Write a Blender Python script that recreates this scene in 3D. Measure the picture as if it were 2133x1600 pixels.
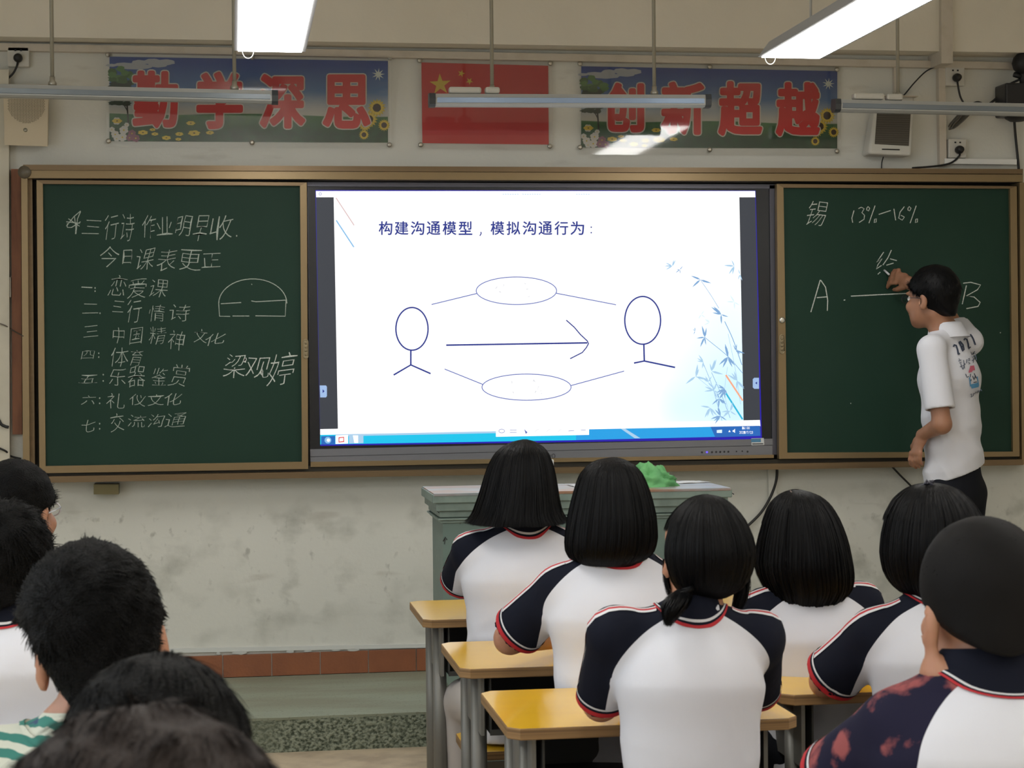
import bpy, bmesh, math, random
import numpy as np
from mathutils import Vector, Matrix, noise
from mathutils.bvhtree import BVHTree
random.seed(7); rng = np.random.default_rng(7)
sc = bpy.context.scene; COL = sc.collection
for o in list(bpy.data.objects): bpy.data.objects.remove(o)
A = lambda *v: np.array(v, float)
# ---------------------------------------------------------------- camera
FOC = 3835.755; CAM = A(0, -7.6715, 1.4137)
FW = A(0.15038953, 0.98856715, -0.01086205); RT = A(0.98856749, -0.1504918, -0.00930283)
UP = np.cross(RT, FW); RT = RT/np.linalg.norm(RT); FW = FW/np.linalg.norm(FW); UP = UP/np.linalg.norm(UP)
cd = bpy.data.cameras.new('camera'); cam = bpy.data.objects.new('camera', cd); COL.objects.link(cam)
M = Matrix(((RT[0], UP[0], -FW[0], CAM[0]), (RT[1], UP[1], -FW[1], CAM[1]), (RT[2], UP[2], -FW[2], CAM[2]), (0, 0, 0, 1)))
cam.matrix_world = M
cd.sensor_width = 36; cd.lens = FOC/2133*36; cd.clip_start = .05; cd.clip_end = 60
cd.dof.use_dof = True; cd.dof.focus_distance = 6.5; cd.dof.aperture_fstop = 15
sc.camera = cam
# ---------------------------------------------------------------- view, world, daylight
sc.view_settings.view_transform = 'Standard'; sc.view_settings.look = 'None'
sc.view_settings.exposure = 0.0; sc.view_settings.gamma = 1.0; sc.view_settings.use_curve_mapping = False
W = bpy.data.worlds.new('world'); sc.world = W; W.use_nodes = True
W.node_tree.nodes['Background'].inputs[0].default_value = (.75, .88, 1, 1)
W.node_tree.nodes['Background'].inputs[1].default_value = 1.0
LAMP_E = 15.6
def area(name, loc, rot, sx, sy, power, col):
    l = bpy.data.lights.new(name, 'AREA'); l.shape = 'RECTANGLE'; l.size = sx; l.size_y = sy; l.energy = power; l.color = col
    o = bpy.data.objects.new(name, l); o.location = loc; o.rotation_euler = rot; COL.objects.link(o); return o
area('daylight_through_windows', (-2.45, -5.2, 1.75), (0, math.radians(-90), 0), 1.5, 5.0, 30, (.86, .93, 1))
# ---------------------------------------------------------------- pixel helpers: where a ray through a pixel meets a real plane
def ray(px, py): return FW + RT*(px-1066.5)/FOC - UP*(py-800)/FOC
def P(px, py, y): v = ray(px, py); return CAM + v*((y-CAM[1])/v[1])
def PZ(px, py, z): v = ray(px, py); return CAM + v*((z-CAM[2])/v[2])
# ---------------------------------------------------------------- materials
MATS = {}
def mat(name, col, rough=.6, metal=0, emit=None, estr=1, spec=.5, noise_=None, bump=None, coat=0, alpha=None):
    """noise_ = (scale, col2, lo, hi, stretch) ; bump = (scale, strength)"""
    if name in MATS: return MATS[name]
    m = bpy.data.materials.new(name); m.use_nodes = True; nt = m.node_tree; b = nt.nodes['Principled BSDF']
    b.inputs['Base Color'].default_value = (*col, 1); b.inputs['Roughness'].default_value = rough
    b.inputs['Metallic'].default_value = metal; b.inputs['Specular IOR Level'].default_value = spec
    b.inputs['Coat Weight'].default_value = coat; b.inputs['Coat Roughness'].default_value = .08
    if emit: b.inputs['Emission Color'].default_value = (*emit, 1); b.inputs['Emission Strength'].default_value = estr
    tc = nt.nodes.new('ShaderNodeTexCoord')
    def nz(scale, stretch=(1, 1, 1), detail=5):
        mp = nt.nodes.new('ShaderNodeMapping'); mp.inputs['Scale'].default_value = stretch
        n = nt.nodes.new('ShaderNodeTexNoise'); n.inputs['Scale'].default_value = scale; n.inputs['Detail'].default_value = detail
        nt.links.new(tc.outputs['Object'], mp.inputs[0]); nt.links.new(mp.outputs[0], n.inputs['Vector']); return n
    if noise_:
        s, c2, lo, hi = noise_[:4]; st = noise_[4] if len(noise_) > 4 else (1, 1, 1)
        n = nz(s, st); r = nt.nodes.new('ShaderNodeMapRange'); r.inputs[1].default_value = lo; r.inputs[2].default_value = hi
        mx = nt.nodes.new('ShaderNodeMix'); mx.data_type = 'RGBA'
        mx.inputs[6].default_value = (*col, 1); mx.inputs[7].default_value = (*c2, 1)
        nt.links.new(n.outputs[0], r.inputs[0]); nt.links.new(r.outputs[0], mx.inputs[0]); nt.links.new(mx.outputs[2], b.inputs['Base Color'])
    if bump:
        n = nz(bump[0], bump[2] if len(bump) > 2 else (1, 1, 1)); bp = nt.nodes.new('ShaderNodeBump'); bp.inputs['Strength'].default_value = bump[1]
        bp.inputs['Distance'].default_value = .01
        nt.links.new(n.outputs[0], bp.inputs['Height']); nt.links.new(bp.outputs[0], b.inputs['Normal'])
    MATS[name] = m; return m
def emat(name, col, s=1.0): 
    if name in MATS: return MATS[name]
    m = mat(name, (0, 0, 0), .4, emit=col, estr=s, spec=.3); return m
def graph(m, fn): fn(m.node_tree, m.node_tree.nodes['Principled BSDF']); return m
def N(nt, t, **kw):
    n = nt.nodes.new(t)
    for k, v in kw.items():
        if k.startswith('i'): n.inputs[int(k[1:])].default_value = v
        else: setattr(n, k, v)
    return n
def math_(nt, op, a, b=None, c=None):
    n = nt.nodes.new('ShaderNodeMath'); n.operation = op; n.use_clamp = False
    for i, v in enumerate((a, b, c)):
        if v is None: continue
        if isinstance(v, (int, float)): n.inputs[i].default_value = v
        else: nt.links.new(v, n.inputs[i])
    return n.outputs[0]
def mixc(nt, f, a, b):
    n = nt.nodes.new('ShaderNodeMix'); n.data_type = 'RGBA'
    for i, v in ((0, f), (6, a), (7, b)):
        if isinstance(v, (int, float)): n.inputs[i].default_value = v
        elif isinstance(v, tuple): n.inputs[i].default_value = (*v, 1)
        else: nt.links.new(v, n.inputs[i])
    return n.outputs[2]
def rng_(nt, v, lo, hi, a=0., b=1.):
    n = nt.nodes.new('ShaderNodeMapRange'); nt.links.new(v, n.inputs[0])
    for i, x in enumerate((lo, hi, a, b)): n.inputs[i+1].default_value = x
    return n.outputs[0]
def noi(nt, scale, st=(1, 1, 1), detail=5, off=(0, 0, 0)):
    g = nt.nodes.new('ShaderNodeNewGeometry'); mp = nt.nodes.new('ShaderNodeMapping')
    mp.inputs['Scale'].default_value = st; mp.inputs['Location'].default_value = off
    n = nt.nodes.new('ShaderNodeTexNoise'); n.inputs['Scale'].default_value = scale; n.inputs['Detail'].default_value = detail
    nt.links.new(g.outputs['Position'], mp.inputs[0]); nt.links.new(mp.outputs[0], n.inputs['Vector']); return n.outputs[0]
# ---------------------------------------------------------------- object helpers
LOC = {}
def tag(o, label=None, cat=None, group=None, kind=None):
    if label: o['label'] = label
    if cat: o['category'] = cat
    if group: o['group'] = group
    if kind: o['kind'] = kind
    return o
def empty(name, loc, label, cat, group=None):
    o = bpy.data.objects.new(name, None); o.location = loc; o.empty_display_size = .1; COL.objects.link(o); LOC[o] = A(*loc)
    return tag(o, label, cat, group)
def mk(name, verts, faces, m, parent=None, smooth=False, midx=None, label=None, cat=None, group=None, kind=None):
    verts = np.asarray(verts, float).reshape(-1, 3)
    if parent is None:
        lo, hi = verts.min(0), verts.max(0); loc = A((lo[0]+hi[0])/2, (lo[1]+hi[1])/2, lo[2])
    else: loc = LOC[parent]
    me = bpy.data.meshes.new(name); v = verts-loc
    if isinstance(faces, np.ndarray):
        nf, k = faces.shape
        me.vertices.add(len(v)); me.vertices.foreach_set('co', v.astype(np.float32).ravel())
        me.loops.add(nf*k); me.loops.foreach_set('vertex_index', faces.astype(np.int32).ravel())
        me.polygons.add(nf); me.polygons.foreach_set('loop_start', np.arange(0, nf*k, k, dtype=np.int32))
        me.update(calc_edges=True)
    else: me.from_pydata(v.tolist(), [], faces)
    for x in (m if isinstance(m, (list, tuple)) else [m]): me.materials.append(x)
    if midx is not None: me.polygons.foreach_set('material_index', np.asarray(midx, np.int32))
    if smooth: me.polygons.foreach_set('use_smooth', np.ones(len(me.polygons), bool))
    me.update()
    o = bpy.data.objects.new(name, me); COL.objects.link(o)
    if parent is None: o.location = loc; LOC[o] = loc
    else: o.parent = parent; LOC[o] = loc
    return tag(o, label, cat, group, kind)
class B:
    """collects shapes into one mesh"""
    def __init__(s): s.v = []; s.f = []; s.m = []; s.n = 0
    def add(s, v, f, m=0):
        v = np.asarray(v, float).reshape(-1, 3); s.v.append(v); s.f += [tuple(int(i)+s.n for i in q) for q in f]; s.m += [m]*len(f); s.n += len(v); return s
    def hexa(s, c8, m=0):   # 4 bottom/front ring + 4 back ring
        return s.add(c8, [(0, 1, 2, 3), (7, 6, 5, 4), (0, 4, 5, 1), (1, 5, 6, 2), (2, 6, 7, 3), (3, 7, 4, 0)], m)
    def box(s, lo, hi, m=0, bev=0):
        x0, y0, z0 = lo; x1, y1, z1 = hi
        if bev:
            bm = bmesh.new(); bmesh.ops.create_cube(bm, size=1)
            for v in bm.verts: v.co = Vector(((x0+x1)/2+v.co.x*(x1-x0), (y0+y1)/2+v.co.y*(y1-y0), (z0+z1)/2+v.co.z*(z1-z0)))
            bmesh.ops.bevel(bm, geom=bm.edges, offset=bev, segments=2, affect='EDGES', profile=.5)
            bm.verts.index_update(); s.add([v.co[:] for v in bm.verts], [[v.index for v in f.verts] for f in bm.faces], m); bm.free(); return s
        return s.hexa([(x0, y0, z0), (x1, y0, z0), (x1, y0, z1), (x0, y0, z1), (x0, y1, z0), (x1, y1, z0), (x1, y1, z1), (x0, y1, z1)], m)
    def quad(s, px, y0, y1, m=0):
        """px: TL TR BR BL in photo pixels read on plane y0; extruded back to y1"""
        f = [P(*q, y0) for q in px]; f = [f[3], f[2], f[1], f[0]]
        b = [A(q[0], y1, q[2]) for q in f]; return s.hexa(f+b, m)
    def tube(s, pts, r, n=10, m=0, cap=True, el=None):
        pts = [A(*p) for p in pts]; k = len(pts); r = [r]*k if np.isscalar(r) else r; vs = []; prev = None
        for i in range(k):
            t = pts[min(i+1, k-1)]-pts[max(i-1, 0)]; t /= np.linalg.norm(t)+1e-12
            if prev is None:
                a = A(0, 0, 1) if abs(t[2]) < .9 else A(1, 0, 0); u = np.cross(t, a)
            else: u = prev-t*(prev@t)
            u /= np.linalg.norm(u); prev = u; w = np.cross(t, u)
            for j in range(n):
                a = 2*math.pi*j/n; vs.append(pts[i]+r[i]*(u*math.cos(a)+w*math.sin(a)*(el or 1)))
        f = [(i*n+j, i*n+(j+1) % n, (i+1)*n+(j+1) % n, (i+1)*n+j) for i in range(k-1) for j in range(n)]
        if cap: f += [tuple(range(n-1, -1, -1)), tuple((k-1)*n+j for j in range(n))]
        return s.add(vs, f, m)
    def lathe(s, c, prof, n=24, ax='z', m=0):
        vs = []
        for r, h in prof:
            for j in range(n):
                a = 2*math.pi*j/n; q = {'z': (r*math.cos(a), r*math.sin(a), h), 'y': (r*math.cos(a), h, r*math.sin(a))}[ax]; vs.append(A(*c)+A(*q))
        k = len(prof); f = [(i*n+j, i*n+(j+1) % n, (i+1)*n+(j+1) % n, (i+1)*n+j) for i in range(k-1) for j in range(n)]
        f += [tuple(range(n-1, -1, -1)), tuple((k-1)*n+j for j in range(n))]; return s.add(vs, f, m)
    def out(s, name, m, parent=None, smooth=False, **kw):
        return mk(name, np.concatenate(s.v), s.f, m, parent, smooth, s.m if isinstance(m, (list, tuple)) else None, **kw)
def sweep_smooth(o, ang=40):
    pass
def struct(o): o['kind'] = 'structure'; return o
def curve_pts(pts, n=8):
    """Catmull-Rom through points"""
    pts = [A(*p) for p in pts]; q = [2*pts[0]-pts[1]]+pts+[2*pts[-1]-pts[-2]]; out = []
    for i in range(1, len(q)-2):
        for j in range(n):
            t = j/n; a, b, c, d = q[i-1:i+3]
            out.append(.5*((2*b)+(c-a)*t+(2*a-5*b+4*c-d)*t*t+(3*b-3*c+d-a)*t**3))
    out.append(pts[-1]); return out
# ---------------------------------------------------------------- glyphs (Blender's own built-in font)
BOLD = '勤学深思创新超越'; 
CHALK = '三行诗作业明早收今日课表更正一恋爱二情中国精神文化四体育五乐器鉴赏六礼仪七交流沟通梁观婷锡'
SLIDE = '构建沟通模型，拟行为：'
SMALL = '0123456789/:wO'
SHIRT = '敦信乾'
GL = {}
def load_glyphs():
    jobs = [(c, 0.) for c in BOLD]+[(c, -.018) for c in CHALK]+[(c, 0.) for c in SLIDE]+[(c, 0.) for c in SMALL]+[(c, 0.) for c in SHIRT]
    obs = []
    for c, off in jobs:
        if (c, off) in GL: continue
        cu = bpy.data.curves.new('g', 'FONT'); cu.body = c; cu.offset = off; cu.resolution_u = 3; cu.size = 1
        o = bpy.data.objects.new('g', cu); COL.objects.link(o); obs.append((c, off, o)); GL[(c, off)] = None
    dg = bpy.context.evaluated_depsgraph_get(); dg.update()
    for c, off, o in obs:
        me = bpy.data.meshes.new_from_object(o.evaluated_get(dg))
        v = np.array([x.co[:2] for x in me.vertices]).reshape(-1, 2); f = [tuple(p.vertices) for p in me.polygons]
        if len(v):
            ref = v if off == 0 or c in BOLD else v
            lo, hi = ref.min(0), ref.max(0); v = (v-lo)/np.maximum(hi-lo, 1e-6)
        GL[(c, off)] = (v, f); bpy.data.meshes.remove(me)
    for c, off, o in obs:
        d = o.data; bpy.data.objects.remove(o); bpy.data.curves.remove(d)
load_glyphs()
class Flat:
    """flat print: polygons given in photo pixels on plane y, layered by fractions of a millimetre"""
    def __init__(s, y, step=.0003): s.y0 = y; s.step = step; s.b = B(); s.layer = 0; s.k = 0
    @property
    def y(s): s.k += 1; return s.y0-s.k*2e-6   # no two pieces share a plane
    def poly(s, px, m, layer=None):
        L = s.layer if layer is None else layer; y = s.y-s.step*L
        v = [P(q[0], q[1], y) for q in px]; s.b.add(v, [tuple(range(len(v)))[::-1]], m)
    def glyph(s, c, off, x0, y0, x1, y1, m, layer=None, shear=0., rot=0., jit=0.):
        v, f = GL[(c, off)]; L = s.layer if layer is None else layer; y = s.y-s.step*L
        cx, cy = (x0+x1)/2, (y0+y1)/2; ph = random.random()*6
        pts = []
        for a, b in v:
            X = (a-.5)*(x1-x0); Y = -(b-.5)*(y1-y0)
            X += shear*(b-.5)*(y1-y0)
            if jit: X += jit*math.sin(b*5+ph); Y += jit*math.sin(a*5+ph*2)
            xr = X*math.cos(rot)-Y*math.sin(rot); yr = X*math.sin(rot)+Y*math.cos(rot)
            pts.append(P(cx+xr, cy+yr, y))
        s.b.add(pts, f, m)
    def fat(s, c, x0, y0, x1, y1, m, r, layer=None):
        """a glyph thickened by r pixels all round"""
        v, f = GL[(c, 0.)]; L = s.layer if layer is None else layer; y = s.y-s.step*L; n_ = 0
        q = [(x0+a*(x1-x0), y1-b*(y1-y0)) for a, b in v]; s.b.add([P(*p, y) for p in q], f, m)
        cnt = {}
        for p in f:
            for i in range(len(p)): k = tuple(sorted((p[i], p[(i+1) % len(p)]))); cnt[k] = cnt.get(k, 0)+1
        seen = set()
        for (i, j), n in cnt.items():
            if n > 1: continue
            n_ += 1; s.line([q[i], q[j]], 2*r, m, L)
            for t in (i, j):
                if t not in seen: seen.add(t); n_ += 1; s.ell(q[t][0], q[t][1], r, r, m, None, 8, L)
    def line(s, pts, w, m, layer=None, closed=False):
        pts = [A(*p) for p in pts]; n = len(pts)
        if closed: pts.append(pts[0]); n += 1
        L = s.layer if layer is None else layer; y = s.y-s.step*L; v = []
        for i in range(n):
            t = pts[min(i+1, n-1)]-pts[max(i-1, 0)]
            if closed and i in (0, n-1): t = pts[1]-pts[n-2]
            t = t/(np.linalg.norm(t)+1e-9); nn = A(-t[1], t[0])*w/2
            v += [P(*(pts[i]+nn), y), P(*(pts[i]-nn), y)]
        s.b.add(v, [(2*i, 2*i+1, 2*i+3, 2*i+2) for i in range(n-1)], m)
    def ell(s, cx, cy, rx, ry, m, w=None, n=48, layer=None, wob=0):
        pts = [(cx+rx*(1+wob*math.sin(5*a+cx)+wob*math.sin(9*a+cy))*math.cos(a), cy+ry*(1+wob*math.sin(7*a+cx))*math.sin(a)) for a in np.linspace(0, 2*math.pi, n, endpoint=False)]
        if w: s.line(pts, w, m, layer, True)
        else: s.poly(pts, m, layer)
# ================================================================ the room
YP = -0.8955; ZP = .132        # platform edge and height
def wallmat(nt, b):
    g = nt.nodes.new('ShaderNodeNewGeometry'); sx = nt.nodes.new('ShaderNodeSeparateXYZ'); nt.links.new(g.outputs['Position'], sx.inputs[0])
    z = sx.outputs['Z']
    c = mixc(nt, rng_(nt, noi(nt, .9, detail=3), .35, .7), (.70, .695, .635), (.64, .635, .575))
    low = rng_(nt, z, .9, .8)                                     # the scuffed height under the board
    sc1 = math_(nt, 'MULTIPLY', rng_(nt, noi(nt, 5.5, (1, 1, 1.3), 8), .50, .70), low)
    sc1 = math_(nt, 'MULTIPLY', sc1, rng_(nt, noi(nt, 1.3, detail=2), .40, .62))
    c = mixc(nt, math_(nt, 'MULTIPLY', sc1, .75), c, (.27, .275, .23))
    st = math_(nt, 'MULTIPLY', rng_(nt, noi(nt, 26, (1, 1, .75), 5), .60, .74), low)
    st = math_(nt, 'MULTIPLY', st, rng_(nt, noi(nt, 2.1, detail=2, off=(3, 0, 1)), .48, .6))
    c = mixc(nt, math_(nt, 'MULTIPLY', st, .5), c, (.2, .2, .17))
    up = math_(nt, 'MULTIPLY', rng_(nt, noi(nt, 8, (.5, 1, 2), 6), .62, .76), .4)
    c = mixc(nt, up, c, (.38, .35, .29))
    nt.links.new(c, b.inputs['Base Color'])
m_wall = graph(mat('wall_paint', (.6, .6, .55), .75, bump=(60, .12)), wallmat)
m_beam = mat('beam_paint', (.80, .745, .635), .8, noise_=(2, (.74, .69, .58), .3, .7), bump=(40, .1))
m_white = mat('ceiling_paint', (.88, .87, .83), .9)
m_trunk = mat('trunking_plastic', (.60, .54, .45), .5, noise_=(14, (.5, .44, .35), .5, .8))
m_dark = mat('shadow_gap', (.03, .025, .02), .9)
b = B().box((-2.6, 0, 0), (5.9, .2, 3.3)); wall_front = struct(b.out('wall_front', m_wall))
b = B().box((-2.6, -9.3, 3.3), (5.9, .2, 3.4)); struct(b.out('ceiling', m_white))
b = B().box((-2.8, -9.3, -.1), (5.9, .2, 0))
m_floor = mat('floor_terrazzo', (.60, .49, .35), .55, noise_=(9, (.44, .35, .25), .42, .66), bump=(50, .2))
struct(b.out('floor', m_floor))
b = B()   # left wall with a long window opening
for lo, hi in (((-2.8, -9.3, 0), (-2.6, 0, .95)), ((-2.8, -9.3, 2.55), (-2.6, 0, 3.3)), ((-2.8, -9.3, .95), (-2.6, -7.8, 2.55)), ((-2.8, -2.6, .95), (-2.6, 0, 2.55))): b.box(lo, hi)
struct(b.out('wall_left', m_wall))
b = B().box((5.7, -9.3, 0), (5.9, 0, 3.3)); struct(b.out('wall_right', m_wall))
b = B().box((-2.6, -9.3, 0), (5.7, -9.1, 3.3)); struct(b.out('wall_back', m_wall))
b = B()
for y in (-7.8, -6.5, -5.2, -3.9, -2.64): b.box((-2.73, y, .95), (-2.68, y+.05, 2.55))
for z in (.95, 2.5): b.box((-2.73, -7.8, z), (-2.68, -2.6, z+.05))
win = struct(b.out('window_1', mat('window_aluminium', (.5, .5, .5), .4, .7)))
# beam over the front wall and the mortar/trunking ledge below it
zb = P(1066, 100, -.12)[2]
b = B().quad([(-900, -900), (3500, -800), (3500, 131), (-900, 62)], -.13, 0); struct(b.out('trim_1', m_beam))
def strip(px, y0, m, name, bev=0):
    b = B().quad(px, y0, 0); return struct(b.out(name, m))
strip([(-300, 84), (2500, 137), (2500, 151), (-300, 99)], -.035, m_trunk, 'trim_2')
strip([(1960, -300), (1984, -300), (1985, 132), (1961, 132)], -.155, m_trunk, 'trim_3')
strip([(1955, 142), (1969, 142), (1972, 346), (1958, 346)], -.03, m_trunk, 'trim_4')
strip([(1968, 330), (2118, 332), (2118, 343), (1968, 341)], -.035, m_white, 'trim_5')
strip([(1862, 140), (1871, 140), (1872, 205), (1863, 205)], -.02, m_trunk, 'trim_6')
strip([(1600, 974), (1616, 974), (1618, 1045), (1602, 1045)], -.02, m_wall, 'trim_7')
strip([(-260, 140), (18, 145), (22, 1700), (-260, 1700)], -.05, mat('pilaster_paint', (.66, .62, .51), .7, noise_=(5, (.56, .52, .42), .4, .7)), 'trim_8')
strip([(-300, 172), (103, 176), (103, 186), (-300, 182)], -.06, m_trunk, 'trim_9')
strip([(335, 1352), (905, 1341), (905, 1349), (335, 1361)], -.012, mat('mortar_ledge', (.66, .67, .64), .8), 'trim_10')
# platform: green worn top and coarse speckled riser, red-brown tile skirting
def plat_top(nt, b):
    g = nt.nodes.new('ShaderNodeNewGeometry'); sx = nt.nodes.new('ShaderNodeSeparateXYZ'); nt.links.new(g.outputs['Position'], sx.inputs[0])
    c = mixc(nt, rng_(nt, noi(nt, 1.5, (1, 4, 1), 5), .42, .62), (.30, .335, .26), (.25, .26, .19))
    c = mixc(nt, math_(nt, 'MULTIPLY', rng_(nt, noi(nt, 90, detail=2), .6, .7), .5), c, (.14, .15, .11))
    nt.links.new(c, b.inputs['Base Color'])
m_plat = graph(mat('platform_terrazzo', (.3, .33, .26), .6, bump=(70, .2)), plat_top)
def riser(nt, b):
    n = noi(nt, 75, (1, 1, 1.2), 4); c = mixc(nt, rng_(nt, n, .38, .60), (.055, .07, .045), (.30, .33, .25))
    c = mixc(nt, rng_(nt, noi(nt, 4, detail=3), .5, .8), c, (.16, .18, .13)); nt.links.new(c, b.inputs['Base Color'])
    bp = nt.nodes.new('ShaderNodeBump'); bp.inputs['Strength'].default_value = 1; bp.inputs['Distance'].default_value = .01
    nt.links.new(n, bp.inputs['Height']); nt.links.new(bp.outputs[0], b.inputs['Normal'])
m_riser = graph(mat('riser_pebbledash', (.1, .12, .1), .9), riser)
b = B(); n = 90; xs = np.linspace(-2.6, 5.7, n+1)
b.box((-2.6, YP+.012, 0), (5.7, 0, ZP-.012), 1)
plat = struct(b.out('floor_platform', [m_plat, m_riser], kind='structure'))
b = B(); v = []; 
for x in xs:
    w = .004*math.sin(x*23)+.003*math.sin(x*61)
    v += [(x, YP+w*.6, ZP-.013), (x, YP-.004+w, ZP-.003), (x, YP+.012, ZP), (x, 0, ZP), (x, 0, ZP-.013)]
f = [(i*5+j, i*5+5+j, i*5+5+(j+1) % 5, i*5+(j+1) % 5) for i in range(n) for j in range(5)]
b.add(v, [q[::-1] for q in f]); b.out('platform_slab', m_plat, plat)
b = B(); b.box((-2.6, YP, 0), (5.7, YP+.012, ZP-.013)); b.out('riser_face', m_riser, plat)
m_tile = mat('red_brown_tile', (.30, .105, .045), .45, noise_=(11, (.24, .085, .04), .35, .7), bump=(90, .15))
step = P(948, 1380, -.012)[0]-P(850, 1380, -.012)[0]; x00 = P(566, 1380, -.012)[0]
for i in range(-12, 26):
    x0 = x00+i*step*1.01; j = random.uniform(-.0012, .0012)
    zt = P(600, 1360, 0)[2]+(x0-x00)*.001
    b = B().box((x0+.0018, -.012+j, ZP+.002), (x0+step*1.01-.0018, 0, zt), bev=.0015); b.out('tile', m_tile, wall_front)
b = B()
for px, w, h in ((500, 18, 4), (605, 9, 3), (640, 10, 2), (735, 15, 3), (700, 9, 2), (455, 5, 3)):   # plaster crumbs over the chipped tile edges
    c = P(px, 1362-(px-410)*.024, -.0125); pts = []
    k = 9
    for a in np.linspace(0, 2*math.pi, k, endpoint=False): pts.append(c+A(math.cos(a)*w*.002*random.uniform(.7, 1.1), -.0008, math.sin(a)*h*.002*random.uniform(.7, 1.2)))
    b.add(pts+[q+A(0, .003, 0) for q in pts], [tuple(range(k))]+[(i, (i+1) % k, k+(i+1) % k, k+i) for i in range(k)])
b.out('plaster_chips', mat('chipped_plaster', (.55, .56, .53), .9), wall_front)
# ================================================================ banners, flag
m_acr = mat('clear_acrylic', (.8, .8, .75), .04, spec=.6)
nt = m_acr.node_tree; pb = nt.nodes['Principled BSDF']; tr = nt.nodes.new('ShaderNodeBsdfTransparent'); gl = nt.nodes.new('ShaderNodeBsdfGlossy'); gl.inputs['Roughness'].default_value = .05
fr = nt.nodes.new('ShaderNodeFresnel'); fr.inputs[0].default_value = 1.5; ms = nt.nodes.new('ShaderNodeMixShader')
mx = math_(nt, 'MULTIPLY', fr.outputs[0], .85)
nt.links.new(mx, ms.inputs[0]); nt.links.new(tr.outputs[0], ms.inputs[1]); nt.links.new(gl.outputs[0], ms.inputs[2]); nt.links.new(ms.outputs[0], nt.nodes['Material Output'].inputs[0])
m_screw = mat('screw_metal', (.5, .47, .4), .35, .8)
def skymat(name, c0, c1):
    m = mat(name, (.1, .2, .4), .4); nt = m.node_tree; b = nt.nodes['Principled BSDF']
    tc = nt.nodes.new('ShaderNodeTexCoord'); s = nt.nodes.new('ShaderNodeSeparateXYZ'); nt.links.new(tc.outputs['Generated'], s.inputs[0])
    z = s.outputs['Z']; x = s.outputs['X']
    sky = mixc(nt, rng_(nt, z, .95, .42), (.025, .06, .26), (.12, .26, .46))
    sky = mixc(nt, rng_(nt, z, .62, .36), sky, (.50, .49, .42))
    n = noi(nt, 3.5, (1, 1, 2.2), 6); cl = math_(nt, 'MULTIPLY', rng_(nt, n, .5, .66), rng_(nt, z, .8, .5))
    sky = mixc(nt, math_(nt, 'MULTIPLY', cl, .85), sky, (.52, .51, .46))
    grass = mixc(nt, rng_(nt, z, .32, .12), (.05, .16, .04), (.02, .055, .025))
    grass = mixc(nt, rng_(nt, noi(nt, 30, detail=5), .45, .75), grass, (.03, .10, .04))
    c = mixc(nt, rng_(nt, math_(nt, 'ADD', z, math_(nt, 'MULTIPLY', math_(nt, 'SINE', math_(nt, 'MULTIPLY', x, 9)), .012)), .325, .335), grass, sky)
    nt.links.new(c, b.inputs['Base Color']); return m
PR = {k: mat('print_'+k, c, .5) for k, c in dict(red=(.60, .045, .04), white=(.62, .58, .5), cloud=(.42, .44, .46), leaf=(.05, .12, .03), leaf2=(.10, .22, .06), leaf3=(.02, .04, .018),
      trunk=(.03, .03, .02), yellow=(.55, .40, .03), yellow2=(.68, .5, .06), petal=(.6, .58, .52), pink=(.25, .10, .14), brown=(.05, .025, .012), sun=(.68, .74, .66), navy=(.03, .05, .15)).items()}
pk = list(PR); pm = [PR[k] for k in pk]; ix = {k: i for i, k in enumerate(pk)}
def star(cx, cy, r, a0, n=5, inner=.382):
    return [(cx+r*(1 if i % 2 == 0 else inner)*math.sin(a0+math.pi*i/n), cy-r*(1 if i % 2 == 0 else inner)*math.cos(a0+math.pi*i/n)) for i in range(2*n)]
def acrylic(root, q, screws, tilt=0.):
    f = [P(*p, -.013-(tilt if i < 2 else 0)) for i, p in enumerate(q)]; f = [f[3], f[2], f[1], f[0]]
    B().hexa(f+[p+A(0, .0025, 0) for p in f]).out('acrylic_sheet', m_acr, root)
    for (x, y) in screws:
        c = P(x, y, -.012); b = B().lathe((c[0], 0, c[2]), [(.0105, -.0145), (.0105, -.017), (.008, -.021), (.003, -.022)], 12, 'y'); b.out('screw', m_screw, root, True)
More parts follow.
